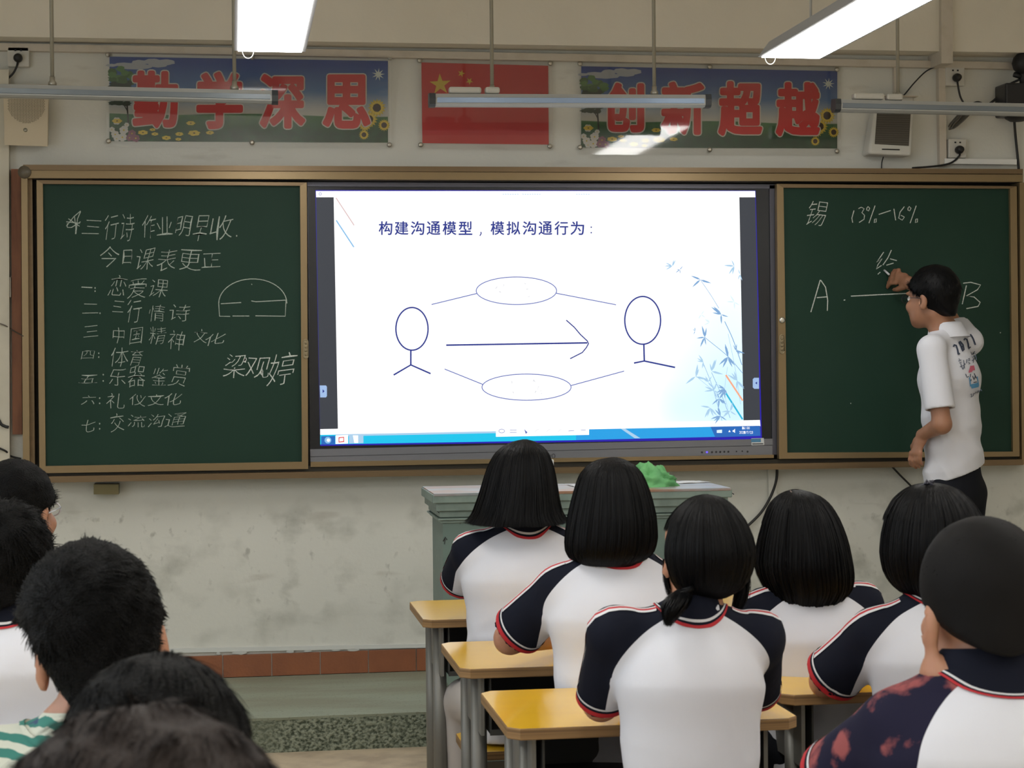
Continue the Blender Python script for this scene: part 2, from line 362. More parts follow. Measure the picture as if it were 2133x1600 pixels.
def banner(name, x0, y0, x1, y1, ytr, ybr, chars, label, sheet, screws):
    c = P(x0, y1, -.01); root = empty(name, (c[0], -.012, c[2]), label, 'banner')
    B().quad([(x0, y0), (x1, ytr), (x1, ybr), (x0, y1)], -.005, 0).out('printed_sheet', skymat('sky_'+name, 0, 0), root)
    F = Flat(-.0052, .0002); S = (x1-x0)/582.; H = (y1-y0)/176.
    X = lambda x: x0+(x-228)*S
    def Y(x, y): return y0+(y-118)*H+(ytr-y0)*(x-228)/582*((294-y)/176.)
    random.seed(5)
    def ell(cx, cy, rx, ry, m, wob=0, n=20, L=0): F.ell(X(cx), Y(cx, cy), rx*S, ry*H, ix[m], None, n, L, wob)
    for q in ((258, 134, 20, 4), (282, 138, 35, 6), (290, 130, 16, 6), (330, 134, 20, 5), (318, 127, 18, 6), (345, 128, 20, 6), (232, 136, 12, 3)): ell(*q, 'cloud', .06, 24)
    for _ in range(34):
        a = random.uniform(0, 6.28); r = random.random()**.5; cx = 250+34*r*math.cos(a); cy = 168+26*r*math.sin(a)
        if cx < 232: cx = 234
        ell(cx, cy, 9, 6, random.choice(('leaf', 'leaf2', 'leaf')) if cy < 172 else 'leaf3', .15, 14, 1+_*.1)
    for _ in range(12): ell(233+random.random()*50, 206+random.random()*12, 9, 4, 'leaf3', .15, 14, 3)
    F.line([(X(264), Y(264, 208)), (X(266), Y(266, 235)), (X(268), Y(268, 262))], 3.2, ix['trunk'], 3); F.line([(X(256), Y(256, 214)), (X(266), Y(266, 232))], 2, ix['trunk'], 3)
    def flower(cx, cy, r, m, flat=1.): 
        for k in range(6):
            a = k*1.05+cx; F.ell(X(cx)+r*.6*math.cos(a), Y(cx, cy)+r*.6*flat*math.sin(a), r*.5, r*.42*flat, ix[m], None, 9, 4)
        ell(cx, cy, r*.22, r*.2*flat, 'yellow' if m != 'yellow2' else 'brown', 0, 8, 5)
    for q in ((243, 252, 8), (240, 280, 8), (258, 271, 9), (233, 270, 6), (255, 286, 9), (264, 260, 5), (243, 289, 6)): flower(*q, 'petal')
    for q in ((275, 278, 8), (283, 288, 8), (270, 287, 7)): flower(*q, 'pink')
    for q in ((244, 252, 10), (298, 276, 10), (318, 270, 6), (323, 279, 7), (347, 287, 9), (374, 279, 8), (398, 256, 9), (405, 277, 12), (372, 290, 6), (438, 276, 8)): flower(q[0], q[1], q[2], 'yellow2', .5)
    def sunf(cx, cy, r):
        F.poly(star(X(cx), Y(cx, cy), r*S, 0, 16, .72), ix['yellow'], 4); F.poly(star(X(cx), Y(cx, cy), r*.82*S, .2, 14, .75), ix['yellow2'], 4.5); ell(cx, cy, r*.46, r*.46, 'brown', .03, 18, 5)
    for q in ((762, 257, 15, ), (802, 259, 13), (787, 221, 19), (771, 246, 18), (760, 280, 11)): sunf(*q)
    F.poly(star(X(790), Y(790, 148), 14*S, .1, 9, .35), ix['sun'], 4); ell(790, 148, 5, 5, 'sun', 0, 16, 5)
    for i, (ch, a, bb, cc, dd) in enumerate(chars):
        g = (cc-a)*.03
        g = 4; F.fat(ch, a+g, bb+g, cc-g, dd-g, ix['white'], 6.6, 7+.2*i); F.fat(ch, a+g, bb+g, cc-g, dd-g, ix['red'], 4.1, 14+.2*i)
    F.b.out('printed_picture', pm, root)
    acrylic(root, sheet, screws, .03 if x0 < 500 else 0.)
banner('slogan_banner', 228, 118, 808, 294, 127, 297, [('勤', 276, 147, 371, 267), ('学', 409, 149, 506, 269), ('深', 539, 154, 636, 268), ('思', 672, 155, 772, 268)],
       'landscape-print banner with four red Chinese characters, above the left chalkboard', [(220, 108), (815, 117), (816, 309), (222, 306)],
       [(225, 114), (226, 294), (525, 297), (812, 121), (811, 302), (525, 120)])
banner('slogan_banner', 1211, 138, 1744, 307, 148, 309, [('创', 1256, 172, 1342, 276), ('新', 1377, 170, 1470, 281), ('超', 1496, 169, 1588, 283), ('越', 1616, 171, 1708, 284)],
       'landscape-print banner with four red Chinese characters, right of the flag', [(1203, 126), (1750, 137), (1751, 325), (1203, 322)],
       [(1208, 133), (1208, 307), (1478, 139), (1478, 312), (1743, 145), (1743, 315)])
c = P(878, 303, 0); root = empty('flag_poster', (c[0], -.012, c[2]), 'red poster of a flag with yellow stars between the two slogan banners', 'poster')
B().quad([(878, 130), (1142, 137), (1143, 301), (880, 298)], -.005, 0).out('printed_sheet', mat('flag_red', (.56, .034, .034), .45), root)
F = Flat(-.0052); F.poly(star(917, 176, 23, -.05), ix['yellow2']); 
for x, y, a in ((961, 153, .3), (978, 169, .6), (978, 188, .1), (962, 203, .3)): F.poly(star(x, y, 8, a), ix['yellow2'])
F.b.out('stars', pm, root)
acrylic(root, [(868, 121), (1150, 129), (1151, 314), (870, 310)], [(874, 126), (1146, 132), (1145, 305), (876, 302)])
# ================================================================ board frame
m_brz = mat('bronze_aluminium', (.20, .135, .072), .34, .5, noise_=(60, (.17, .115, .06), .3, .7, (.02, 1, 1)))
m_brz2 = mat('champagne_aluminium', (.26, .185, .095), .32, .5)
m_gap = mat('rail_groove', (.035, .03, .02), .5, .3)
root = empty('sliding_board_rack', tuple(P(1066, 1000, -.05)), 'wide bronze aluminium sliding-board frame with double top rail', 'frame')
YF = -.125
B().quad([(45, 352), (2130, 360), (2130, 968), (52, 1004)], -.018, 0).out('backing_panel', m_gap, root)
def skewbox(px, y0, y1, name, m, parent=root):
    return B().quad(px, y0, y1).out(name, m, parent)
skewbox([(48, 343), (2131, 352), (2131, 362), (48, 354)], -.135, 0, 'top_rail', m_brz)
skewbox([(42, 354.5), (2131, 363.5), (2131, 379), (44, 371)], -.125, 0, 'top_rail', m_brz2)
skewbox([(70, 371.5), (2124, 379), (2124, 381), (70, 374)], -.10, 0, 'top_groove', m_dark)
skewbox([(60, 979), (2122, 950), (2122, 958), (60, 994)], -.085, 0, 'bottom_groove', m_gap)
skewbox([(88, 993), (2131, 957), (2131, 969), (90, 1006)], -.135, 0, 'bottom_rail', m_brz)
skewbox([(44, 371), (57, 371), (62, 1005), (48, 1005)], -.125, 0, 'side_post', m_brz2)
skewbox([(57, 371), (67, 371), (73, 994), (62, 994)], -.085, 0, 'side_groove', m_brz)
skewbox([(2124, 380), (2140, 380), (2146, 968), (2129, 968)], -.125, 0, 'side_post', m_brz2)
b = B()
c = P(58, 357, -.1)
b.lathe((c[0]-.01, 0, c[2]-.006), [(.024, -.137), (.026, -.13), (.026, -.004), (.02, -.002)], 20, 'y'); b.out('corner_cap', mat('corner_plastic', (.12, .10, .07), .4), root, True)
# wooden batten left of the frame
b = B().quad([(23, 352), (43, 352), (46, 905), (26, 905)], -.03, 0)
o = b.out('wooden_batten', mat('reddish_wood', (.30, .12, .055), .6, noise_=(6, (.2, .075, .035), .4, .7, (6, 6, 1))), label='reddish wooden batten on the wall beside the left board frame post', cat='batten')
b = B().quad([(195, 1009), (247, 1009), (247, 1030), (195, 1030)], -.08, 0)
o = b.out('mounting_bracket', mat('bracket_paint', (.16, .135, .06), .4, .4), label='small olive-brown metal bracket under the left end of the board', cat='bracket')
# ================================================================ chalkboards
def greenmat(nt, b):
    n = noi(nt, 1.6, (1, 1, 1), 5); c = mixc(nt, rng_(nt, n, .3, .75), (.010, .036, .023), (.016, .046, .031)); nt.links.new(c, b.inputs['Base Color'])
m_green = graph(mat('chalkboard_enamel', (.02, .055, .04), .55, spec=.2, bump=(300, .05)), greenmat)
m_chalk = mat('chalk', (.46, .52, .47), .95, spec=.1, noise_=(420, (.20, .25, .21), .50, .68))
m_chalk2 = mat('chalk_bright', (.70, .74, .70), .95, spec=.1, noise_=(380, (.35, .4, .36), .45, .65))
def board(label, px, gpx, rails):
    """px: outer corners, gpx: green corners (TL TR BR BL)"""
    c = P(*px[3], -.1); root = empty('chalkboard', (c[0], -.09, c[2]), label, 'chalkboard')
    B().quad(gpx, -.098, -.088).out('writing_surface', m_green, root)
    (a, b_, c_, d), (e, f, g, h) = px, gpx
    for q, nm, m in (([a, b_, f, e], 'frame_rail', m_brz), ([d, h, g, c_], 'frame_rail', m_brz2), ([a, e, h, d], 'frame_stile', m_brz2), ([f, b_, c_, g], 'frame_stile', m_brz2)):
        if nm == 'frame_rail' and q[0] == d: q = [h, g, c_, d]
        bb = B().quad(q, -.115, -.085); bb.out(nm, m, root)
    return root
bl = board('left sliding green chalkboard covered in handwritten Chinese chalk lines', [(76, 375), (639, 380), (642, 977), (82, 986)], [(89, 383), (625, 387), (629, 962), (95, 971)], 0)
br = board('right sliding green chalkboard with chalk letters A and B', [(1618, 383), (2118, 388), (2124, 951), (1623, 956)], [(1632, 391), (2104, 393), (2110, 941), (1640, 943)], 0)
def pull(px, py, parent, w=9, h=38, nm='pull_handle'):
    b = B(); c = P(px, py, -.118); k = .002
    pts = []
    for a in np.linspace(0, 2*math.pi, 28, endpoint=False):
        sx = math.cos(a)*w/2*k; sz = math.sin(a)*w/2*k+(1 if math.sin(a) > 0 else -1)*(h-w)/2*k; pts.append(c+A(sx, 0, sz))
    pts.append(pts[0]); b.tube(pts, .0022, 6); 
    n = len(pts)-1; b.add([q+A(0, .002, 0) for q in pts[:-1]], [tuple(range(n))])
    for dz in (-h*.3, -h*.1, h*.1, h*.3): b.box((c[0]-.004, c[1]-.003, c[2]+dz*k-.004), (c[0]+.004, c[1], c[2]+dz*k+.004))
    b.out(nm, mat('handle_metal', (.34, .28, .18), .3, .8), parent, True)
pull(637, 727, bl); pull(1629, 717, br, 10, 40)
c = P(1629, 667, -.116); B().lathe((c[0], 0, c[2]), [(.013, -.116), (.013, -.121), (.009, -.124), (.004, -.124)], 18, 'y').out('lock', mat('lock_metal', (.6, .58, .52), .25, .9), br, True)
def ch_line(chars, sc_, ox, oy, parent, shear=.2, m=m_chalk, nm='chalk_writing', jit=1.5):
    F = Flat(-.0985)
    for t in chars:
        ch, x0, y0, x1, y1 = t
        X0, X1, Y0, Y1 = ox+x0/sc_, ox+x1/sc_, oy+y0/sc_, oy+y1/sc_
        if ch in '.:':
            for yy in ((Y0+Y1)/2,) if ch == '.' else (Y0+2, Y1-2): F.ell((X0+X1)/2, yy, 1.4, 1.8, 0, None, 7)
            continue
        F.glyph(ch, -.018, X0, Y0, X1, Y1, 0, shear=shear*random.uniform(.5, 1.4), rot=random.uniform(-.11, .02), jit=jit)
    return F.b.out(nm, m, parent, kind='stuff')
S4 = (2.353, 0, 360)
L = [
 [('三', 412, 232, 495, 298), ('行', 512, 205, 580, 325), ('诗', 592, 200, 655, 332), ('作', 700, 208, 762, 318), ('业', 768, 218, 846, 302), ('明', 862, 212, 935, 310), ('早', 952, 207, 1020, 338), ('收', 1032, 208, 1140, 325), ('.', 1155, 300, 1165, 318)],
 [('今', 485, 362, 580, 462), ('日', 605, 380, 648, 448), ('课', 668, 372, 758, 474), ('表', 775, 375, 865, 478), ('更', 880, 378, 985, 478), ('正', 988, 395, 1080, 463)],
 [('一', 402, 559, 455, 564), (':', 460, 560, 472, 585), ('恋', 538, 505, 618, 604), ('爱', 628, 520, 718, 612), ('课', 732, 524, 822, 610)],
 [('二', 402, 642, 480, 688), ('.', 485, 682, 495, 695), ('三', 552, 630, 605, 684), ('行', 622, 622, 692, 732), ('情', 732, 650, 808, 728), ('诗', 832, 645, 932, 725)],
 [('三', 412, 752, 484, 806), ('中', 552, 758, 608, 834), ('国', 638, 758, 698, 836), ('精', 732, 755, 812, 838), ('神', 828, 775, 903, 868), ('文', 952, 768, 1015, 832), ('化', 1005, 787, 1105, 842)],
 [('四', 402, 872, 463, 910), (':', 478, 880, 490, 908), ('体', 542, 855, 628, 948), ('育', 638, 868, 698, 944)],
 [('五', 387, 992, 478, 1032), (':', 500, 985, 512, 1025), ('乐', 538, 960, 618, 1042), ('器', 628, 952, 712, 1048), ('鉴', 748, 958, 818, 1042), ('赏', 838, 940, 922, 1046)],
 [('六', 402, 1088, 468, 1138), (':', 482, 1100, 495, 1135), ('礼', 524, 1082, 612, 1156), ('仪', 638, 1088, 713, 1142), ('文', 724, 1084, 803, 1142), ('化', 808, 1078, 892, 1138)],
 [('七', 402, 1208, 468, 1268), (':', 482, 1225, 495, 1260), ('交', 542, 1180, 608, 1266), ('流', 628, 1188, 713, 1246), ('沟', 728, 1182, 803, 1248), ('通', 812, 1178, 912, 1246)]]
for ln in L: ch_line(ln, *S4, bl)
ch_line([('梁', 1102, 890, 1208, 1003), ('观', 1208, 905, 1322, 1003), ('婷', 1318, 885, 1446, 1040)], *S4, bl, m=m_chalk2)
def strokes(ss, parent, m=m_chalk, w=1.7, nm='chalk_writing', f=lambda q: q):
    F = Flat(-.0985)
    for s in ss: F.line([f(q) for q in s], w, 0)
    return F.b.out(nm, m, parent, kind='stuff')
c4 = lambda q: (q[0]/2.353, 360+q[1]/2.353)
strokes([[(395, 187), (362, 215), (325, 262)], [(365, 215), (372, 270), (370, 300)], [(330, 248), (330, 268), (350, 268), (395, 240)], [(395, 190), (380, 225), (372, 300)], [(325, 240), (392, 248)], [(335, 225), (390, 262)]], bl, f=c4)
arc = [(1238-166*math.cos(a)+(2 if a > 1.5 else 0), 640-120*math.sin(a)) for a in np.linspace(0, math.pi, 24)]
strokes([arc, [(1072, 640), (1076, 703), (1128, 704)], [(1140, 702), (1222, 702)], [(1252, 701), (1398, 703), (1402, 625)], [(1082, 642), (1182, 636)], [(1232, 628), (1255, 632), (1404, 624)], [(1232, 545), (1236, 549)]], bl, f=c4, nm='chalk_drawing')
c6 = lambda q: (1600+q[0]/2.191, 370+q[1]/2.191)
strokes([[(238, 467), (218, 535), (195, 614)], [(240, 468), (262, 500), (272, 560), (270, 608)], [(222, 548), (272, 544)]], br, m_chalk2, 2, f=c6)
strokes([[(890, 482), (925, 478), (970, 490), (955, 512), (905, 540), (940, 545), (968, 570), (958, 588), (905, 598)], [(905, 492), (886, 578)]], br, m_chalk2, 2, f=c6)
strokes([[(378, 541), (640, 528)], [(345, 560), (352, 558)], [(1058, 708), (1062, 708)], [(375, 1030), (379, 1031)]], br, m_chalk2, 2, f=c6, nm='chalk_line')
pc = lambda x: [[(x+28, 128), (x, 208)], [(x-10, 140), (x-4, 132), (x+4, 140), (x-2, 152), (x-10, 148), (x-10, 140)], [(x+26, 190), (x+34, 188), (x+33, 203), (x+24, 206), (x+26, 190)]]
strokes([[(392, 150), (382, 185), (386, 206)], [(412, 142), (425, 135), (438, 142), (428, 160), (440, 172), (438, 190), (415, 205)], [(505, 168), (560, 150)], [(574, 142), (582, 195)], [(622, 132), (602, 158), (596, 185), (612, 194), (622, 180), (606, 172)]]+pc(460)+pc(648), br, m_chalk2, 1.7, f=c6)
F = Flat(-.0985); F.glyph('锡', -.018, 1681, 419, 1721, 470, 0, shear=.25, jit=1.2); F.b.out('chalk_writing', m_chalk2, br)
cz = lambda q: (1820+q[0]/7.275, 500+q[1]/7.275)
strokes([[(152, 182), (95, 265), (42, 335), (128, 282), (60, 380), (38, 440), (118, 385)], [(268, 152), (215, 270), (138, 380)], [(248, 285), (350, 312)], [(192, 382), (300, 350)], [(62, 520), (100, 486)]], br, m_chalk2, 1.8, f=cz)
# ================================================================ interactive display
root = empty('interactive_display', tuple(P(1130, 975, -.06)), 'large wall-mounted interactive display showing a white slide with a diagram', 'display')
m_bez = mat('bezel_black', (.008, .009, .013), .25); m_sil = mat('display_silver', (.20, .205, .23), .38, .5); m_sil2 = mat('display_silver_dark', (.10, .10, .125), .4, .5)
B().quad([(640, 379), (1616, 384), (1621, 948), (646, 963)], -.066, -.0185).out('housing', m_sil2, root)
B().quad([(640, 379), (1616, 384), (1616, 393), (640, 388)], -.075, -.03).out('top_trim', m_sil2, root)
B().quad([(1603, 386), (1616, 386), (1621, 947), (1609, 947)], -.075, -.03).out('side_trim', m_sil2, root)
B().quad([(642, 389), (1603, 394), (1609, 914), (646, 936)], -.068, -.03).out('bezel', m_bez, root)
B().quad([(646, 936), (1609, 914), (1609.5, 927), (646.5, 951)], -.076, -.03).out('speaker_bar', m_sil, root)
B().quad([(646.5, 952), (1609.5, 928), (1610, 947), (647, 962)], -.074, -.03).out('control_bar', m_sil, root)
B().quad([(647, 962.5), (1612, 947.5), (1612, 954), (647, 973)], -.10, -.01).out('support_ledge', m_brz2, root)
m_btn = mat('button_dark', (.02, .02, .025), .4)
for i, (x, y) in enumerate(((1462, 942.3), (1472.5, 942), (1483, 941.8), (1491.5, 941.6), (1500, 941.4), (1508.5, 941.2), (1517, 941), (1534, 940.5), (1546, 940), (1557, 941))):
    c = P(x, y, -.074); r = .0042 if i < 7 or i == 9 else .003
    B().lathe((c[0], 0, c[2]), [(r, -.074), (r, -.0755), (r*.6, -.076)], 12, 'y').out('button', emat('led_blue', (.12, .08, 1), 2.) if i == 1 else m_btn, root, True)
F = Flat(-.0764); F.poly([(1565, 913), (1591, 912.5), (1592, 927), (1565.5, 928)], 1); F.poly([(1564.5, 914), (1585, 913.5), (1585, 921), (1564.8, 921.5)], 0, 1); F.line([(1567, 925), (1590, 924.5)], 2, 2, 1)
F.b.out('sticker', [mat('sticker_blue', (.08, .25, .42), .5), mat('sticker_white', (.6, .62, .62), .5), m_btn], root)
F = Flat(-.0747); F.ell(1153, 950, 3.2, 4.2, 0, 1.3, 20); F.line([(1140, 947), (1142, 952), (1144, 948), (1146, 952), (1148, 947)], 1.3, 0); F.b.out('maker_mark', m_btn, root)
# the picture on the screen
SC = {'white': emat('screen_white', (1, 1, 1), 1.15), 'grey': emat('screen_side_grey', (.045, .05, .062), 1), 'navy': emat('screen_navy', (.02, .035, .26), 1), 'line': emat('screen_line', (.13, .17, .48), 1),
      'blue': emat('screen_blue', (.02, .36, .80), 1), 'cyan': emat('screen_cyan', (.01, .56, .85), 1), 'deep': emat('screen_deep', (.02, .14, .5), 1), 'edge': emat('screen_edge_blue', (.02, .01, .42), 1),
      'tab': emat('screen_tab', (.36, .52, .80), 1), 'pink': emat('screen_pink', (.72, .52, .52), 1), 'lb': emat('screen_lightblue', (.25, .52, .82), 1), 'orange': emat('screen_orange', (.95, .42, .25), 1),
      'teal': emat('screen_teal', (.03, .48, .72), 1), 'b1': emat('screen_bamboo1', (.22, .40, .68), 1), 'b2': emat('screen_bamboo2', (.42, .64, .85), 1), 'b3': emat('screen_bamboo3', (.75, .9, .95), 1), 'red': emat('screen_red', (.75, .03, .03), 1), 'txt': emat('screen_faint', (.62, .63, .68), 1)}
def slidewash(nt, b):
    g = nt.nodes.new('ShaderNodeNewGeometry')
    def blob(c, r):
        vm = nt.nodes.new('ShaderNodeVectorMath'); vm.operation = 'DISTANCE'; nt.links.new(g.outputs['Position'], vm.inputs[0]); vm.inputs[1].default_value = tuple(c)
        return rng_(nt, vm.outputs['Value'], r, r*.15)
    c = mixc(nt, math_(nt, 'MULTIPLY', blob(P(1530, 830, -.07), .42), .8), (1.15, 1.15, 1.15), (.55, .90, 1.1))
    c = mixc(nt, math_(nt, 'MULTIPLY', blob(P(1415, 850, -.07), .13), .35), c, (.6, 1.0, .8))
    c = mixc(nt, math_(nt, 'MULTIPLY', blob(P(1520, 640, -.07), .25), .35), c, (.7, 1., 1.1))
    nt.links.new(c, b.inputs['Emission Color']); b.inputs['Emission Strength'].default_value = 1
SC['wash'] = graph(emat('screen_slide', (1, 1, 1), 1), slidewash)
sk = list(SC); si = {k: i for i, k in enumerate(sk)}; sm = [SC[k] for k in sk]
F = Flat(-.0682, .0002)
F.poly([(657, 396), (1574, 397), (1587, 915), (667, 929)], si['edge'], 0)
F.poly([(658, 398), (1573, 398), (1584, 904), (667, 925)], si['grey'], 1)
F.poly([(695, 409), (1540, 411), (1549, 890), (704, 898)], si['wash'], 2)
F.poly([(658, 398), (1573, 398), (1573.5, 411), (658.5, 411)], si['white'], 2)
F.poly([(667, 894), (1583, 875), (1584, 888), (667, 907)], si['white'], 2.2)
F.poly([(667, 906), (1200, 897), (1200, 917), (667, 926)], si['cyan'], 2.5); F.poly([(1199, 895), (1583, 887), (1584, 908), (1199, 917)], si['blue'], 2.4)
F.poly([(1480, 889), (1583, 887), (1584, 908), (1490, 911)], si['deep'], 2.6)
F.poly([(700, 905), (1100, 897), (1100, 901), (700, 909)], si['b2'], 2.7)
F.poly([(1293, 893), (1302, 893), (1334, 913), (1322, 913)], si['b2'], 2.7)
F.poly([(1033, 890), (1227, 887), (1227, 906), (1033, 910)], si['white'], 3)
F.poly([(669, 909), (698, 908), (698, 925), (669, 926)], si['deep'], 3); F.ell(683, 917, 7, 7, si['lb'], None, 16, 3.5); F.ell(684, 917, 3.5, 3.5, si['white'], None, 12, 4)
F.poly([(699, 907), (725, 906), (725, 924), (699, 925)], si['white'], 3); F.line([(706, 912), (716, 911), (716, 920), (706, 921)], 2.4, si['red'], 4, True)
F.poly([(727, 907), (757, 906), (757, 923), (727, 924)], si['b2'], 3); F.poly([(735, 907), (746, 907), (746, 923), (738, 923)], si['white'], 4)
F.ell(1045, 898, 6, 4, si['line'], 1, 16, 4); F.line([(1062, 896), (1076, 896)], 1, si['line'], 4); F.line([(1062, 901), (1076, 901)], 1, si['line'], 4); F.poly([(1092, 894), (1099, 901), (1095, 904)], si['line'], 4)
for x in (1118, 1142, 1166): F.line([(x-4, 900), (x, 896), (x+4, 894)], .8, si['txt'], 4)
F.line([(1184, 898), (1196, 897)], 1, si['line'], 4); F.line([(1210, 896), (1220, 896)], 1, si['line'], 4)
F.ell(667, 404, 2.6, 3, si['line'], 1, 10, 4)
for x0, x1 in ((1047, 1082), (1088, 1128), (1200, 1226)):
    for x in np.arange(x0, x1, 5): F.line([(x, 404+random.random()), (x+3, 404.5)], 1.4, si['b2'], 4)
for s_, x, y, h in (('16:00', 1546, 889, 5.5), ('2021/7/23', 1540, 898, 5.5)):
    for i, ch in enumerate(s_):
        xx = x+i*3.2
        if ch == ':': F.ell(xx+1, y+1.5, .6, .6, si['white'], None, 6, 5); F.ell(xx+1, y+4.5, .6, .6, si['white'], None, 6, 5)
        else: F.glyph(ch, 0., xx, y, xx+2.7, y+h, si['white'], 5)
F.poly([(1493, 896), (1504, 895), (1504, 902), (1493, 902)], si['b3'], 5); F.poly([(1517, 900), (1519.5, 896), (1522, 900)], si['white'], 5); F.poly([(1526, 896.5), (1528, 896.5), (1531, 893), (1531, 902), (1528, 899.5), (1526, 899.5)], si['white'], 5)
for q, tri in (([(666, 803), (679, 803), (681, 806), (681, 825), (679, 828), (667, 828)], [(672, 811), (676, 815), (672, 819)]), ([(1571, 787), (1581, 787), (1581, 810), (1571, 810), (1568, 807), (1568, 790)], [(1577, 795), (1577, 801), (1573, 798)])):
    F.poly(q, si['tab'], 3); F.poly(tri, si['navy'], 4)
c5 = lambda x, y: (620+x/2.0912, 370+y/2.0912)
def ln(pts, w, m, L=6): F.line([c5(*q) for q in pts], w*1.35, si[m], L)
txt = '构建沟通模型，模拟沟通行为：'
for i, ch in enumerate(txt):
    x0 = 352+i*69.6
    if ch == '，': F.line([c5(x0+28, 236), c5(x0+30, 243), c5(x0+24, 254)], 2.2, si['navy'], 6); continue
    if ch == '：':
        for yy in (216, 240): F.ell(*c5(x0+22, yy), 1.6, 1.6, si['navy'], None, 8, 6)
        continue
    a = c5(x0+1, 190); b2 = c5(x0+61, 250); F.fat(ch, a[0]+.5, a[1]+.5, b2[0]-.5, b2[1]-.5, si['navy'], .45, 6)
def el5(cx, cy, rx, ry, w, m): c = c5(cx, cy); F.ell(c[0], c[1], rx/2.0912, ry/2.0912, si[m], w*1.3, 64, 6)
el5(953, 493, 175, 60, 1.4, 'line'); el5(997, 913, 194, 57, 1.4, 'line'); el5(498, 659, 70, 93, 2.3, 'navy'); el5(1503, 622, 78, 104, 2.3, 'navy')
for pts, w, m in (([(583, 553), (780, 505)], 1.4, 'line'), ([(1127, 504), (1387, 554)], 1.4, 'line'), ([(640, 834), (809, 902)], 1.4, 'line'), ([(1191, 906), (1422, 843)], 1.4, 'line'),
    ([(647, 730), (1262, 720)], 2.4, 'navy'), ([(1170, 621), (1205, 652), (1232, 684), (1262, 712), (1267, 723), (1258, 740), (1240, 762), (1187, 789)], 1.7, 'navy'),
    ([(493, 752), (493, 818)], 2.4, 'navy'), ([(418, 860), (493, 816), (579, 854)], 2.4, 'navy'), ([(1508, 726), (1510, 799)], 2.4, 'navy'), ([(1465, 808), (1510, 799), (1644, 827)], 2.4, 'navy'),
    ([(167, 88), (246, 208)], 1.6, 'pink'), ([(168, 186), (245, 303)], 2, 'lb'), ([(1865, 860), (1939, 972)], 2.6, 'orange'), ([(1866, 940), (1938, 1053)], 2.6, 'teal')): ln(pts, w, m)
random.seed(3)
for x, y in ((868, 480), (880, 500), (895, 470), (990, 465), (1000, 490), (1005, 520), (930, 890), (935, 935), (1030, 885), (1035, 935), (1060, 935), (1050, 915)):
    for _ in range(2): ln([(x+random.uniform(-6, 6), y+random.uniform(-6, 6)), (x+random.uniform(-6, 6), y+random.uniform(-6, 6))], .9, 'txt')
c8 = lambda x, y: (1360+x/3.479, 500+y/3.479)
def leaf(x, y, a, l, m, w=.16):
    d = A(math.cos(a), math.sin(a)); n = A(-d[1], d[0]); p = A(x, y)
    F.poly([c8(*(p+d*l*t+n*l*w*.5*k)) for t, k in ((0, .1), (.3, 1), (.65, .8), (1, 0), (.65, -.5), (.3, -.7))], si[m], 5)
for pts, m, w in (([(345, 290), (420, 400), (478, 495)], 'b1', .9), ([(520, 590), (580, 720), (645, 905)], 'b1', 1.6), ([(375, 705), (545, 845), (650, 965)], 'b1', 1.2), ([(545, 680), (600, 950), (635, 1190)], 'b2', .9), ([(310, 985), (400, 1060), (440, 1090)], 'b2', .9),
    ([(360, 880), (430, 1060), (500, 1310)], 'b1', .9), ([(425, 960), (500, 1130), (560, 1290)], 'b1', 1), ([(540, 920), (520, 1100), (545, 1230)], 'b2', .8)): F.line([c8(*q) for q in curve_pts(pts, 6)], w, si[m], 5)
for cx, cy, n, l, m in ((140, 190, 4, 55, 'b2'), (195, 215, 3, 35, 'b1'), (345, 288, 3, 80, 'b1'), (495, 540, 5, 75, 'b1'), (590, 190, 4, 70, 'b2'), (630, 250, 2, 50, 'b2'), (305, 660, 3, 30, 'b1'), (375, 705, 4, 75, 'b1'), (545, 848, 6, 95, 'b1'), (310, 990, 4, 75, 'b2'), (365, 885, 4, 55, 'b2'),
    (425, 950, 4, 80, 'b2'), (520, 1080, 6, 60, 'b1'), (440, 1090, 5, 60, 'b2'), (480, 1150, 6, 70, 'b1'), (415, 1215, 4, 80, 'b2'), (490, 1275, 6, 70, 'b1'), (560, 1240, 6, 60, 'b2'), (610, 1020, 5, 70, 'b2'), (600, 800, 4, 60, 'b1'), (400, 1030, 5, 50, 'b2'), (590, 450, 5, 50, 'b3'), (350, 540, 3, 40, 'b3'), (410, 600, 3, 40, 'b3')):
    for k in range(n+1): leaf(cx, cy, random.uniform(.2, 5.5), l*random.uniform(.7, 1.25), m, .2)
F.b.out('screen_picture', sm, root, label='glowing slide with two stick figures, arrow, ovals and bamboo')
# ================================================================ wall fixtures
m_box = mat('outlet_plastic', (.62, .60, .54), .4); m_blk = mat('black_rubber', (.012, .012, .012), .5)
def outlet(x0, y0, x1, y1, label, plug=True, cord=None, holes=True):
    c = P((x0+x1)/2, y1, -.03); root = empty('wall_outlet', (c[0], -.02, c[2]), label, 'outlet')
    p0, p1 = P(x0, y0, -.035), P(x1, y1, -.035)
    cp = B().box((p0[0], -.035, p1[2]), (p1[0], 0, p0[2]), bev=.004).out('cover_plate', m_box, root)
    cx, cz = (p0[0]+p1[0])/2, (p0[2]+p1[2])/2
    if holes:
        b = B()
        for dx in (-.011, .011): b.box((cx+dx-.004, -.0362, cz+.022), (cx+dx+.004, -.034, cz+.029))
        b.out('socket_holes', m_blk, cp)
    if plug:
        b = B().lathe((cx+.001, 0, cz-.008), [(.012, -.034), (.017, -.04), (.0185, -.055), (.014, -.072), (.006, -.076)], 16, 'y')
        if cord: b.tube(curve_pts([A(cx, -.06, cz-.012)]+[P(*q, -.04) for q in cord]), .0042, 8)
        b.out('plug', m_blk, cp, True)
outlet(15, 97, 61, 139, 'white wall outlet with black plug at the top left corner', True, [(36, 135), (28, 152), (16, 164)])
outlet(-22, 577, 23, 620, 'white wall outlet left of the wooden batten', False)
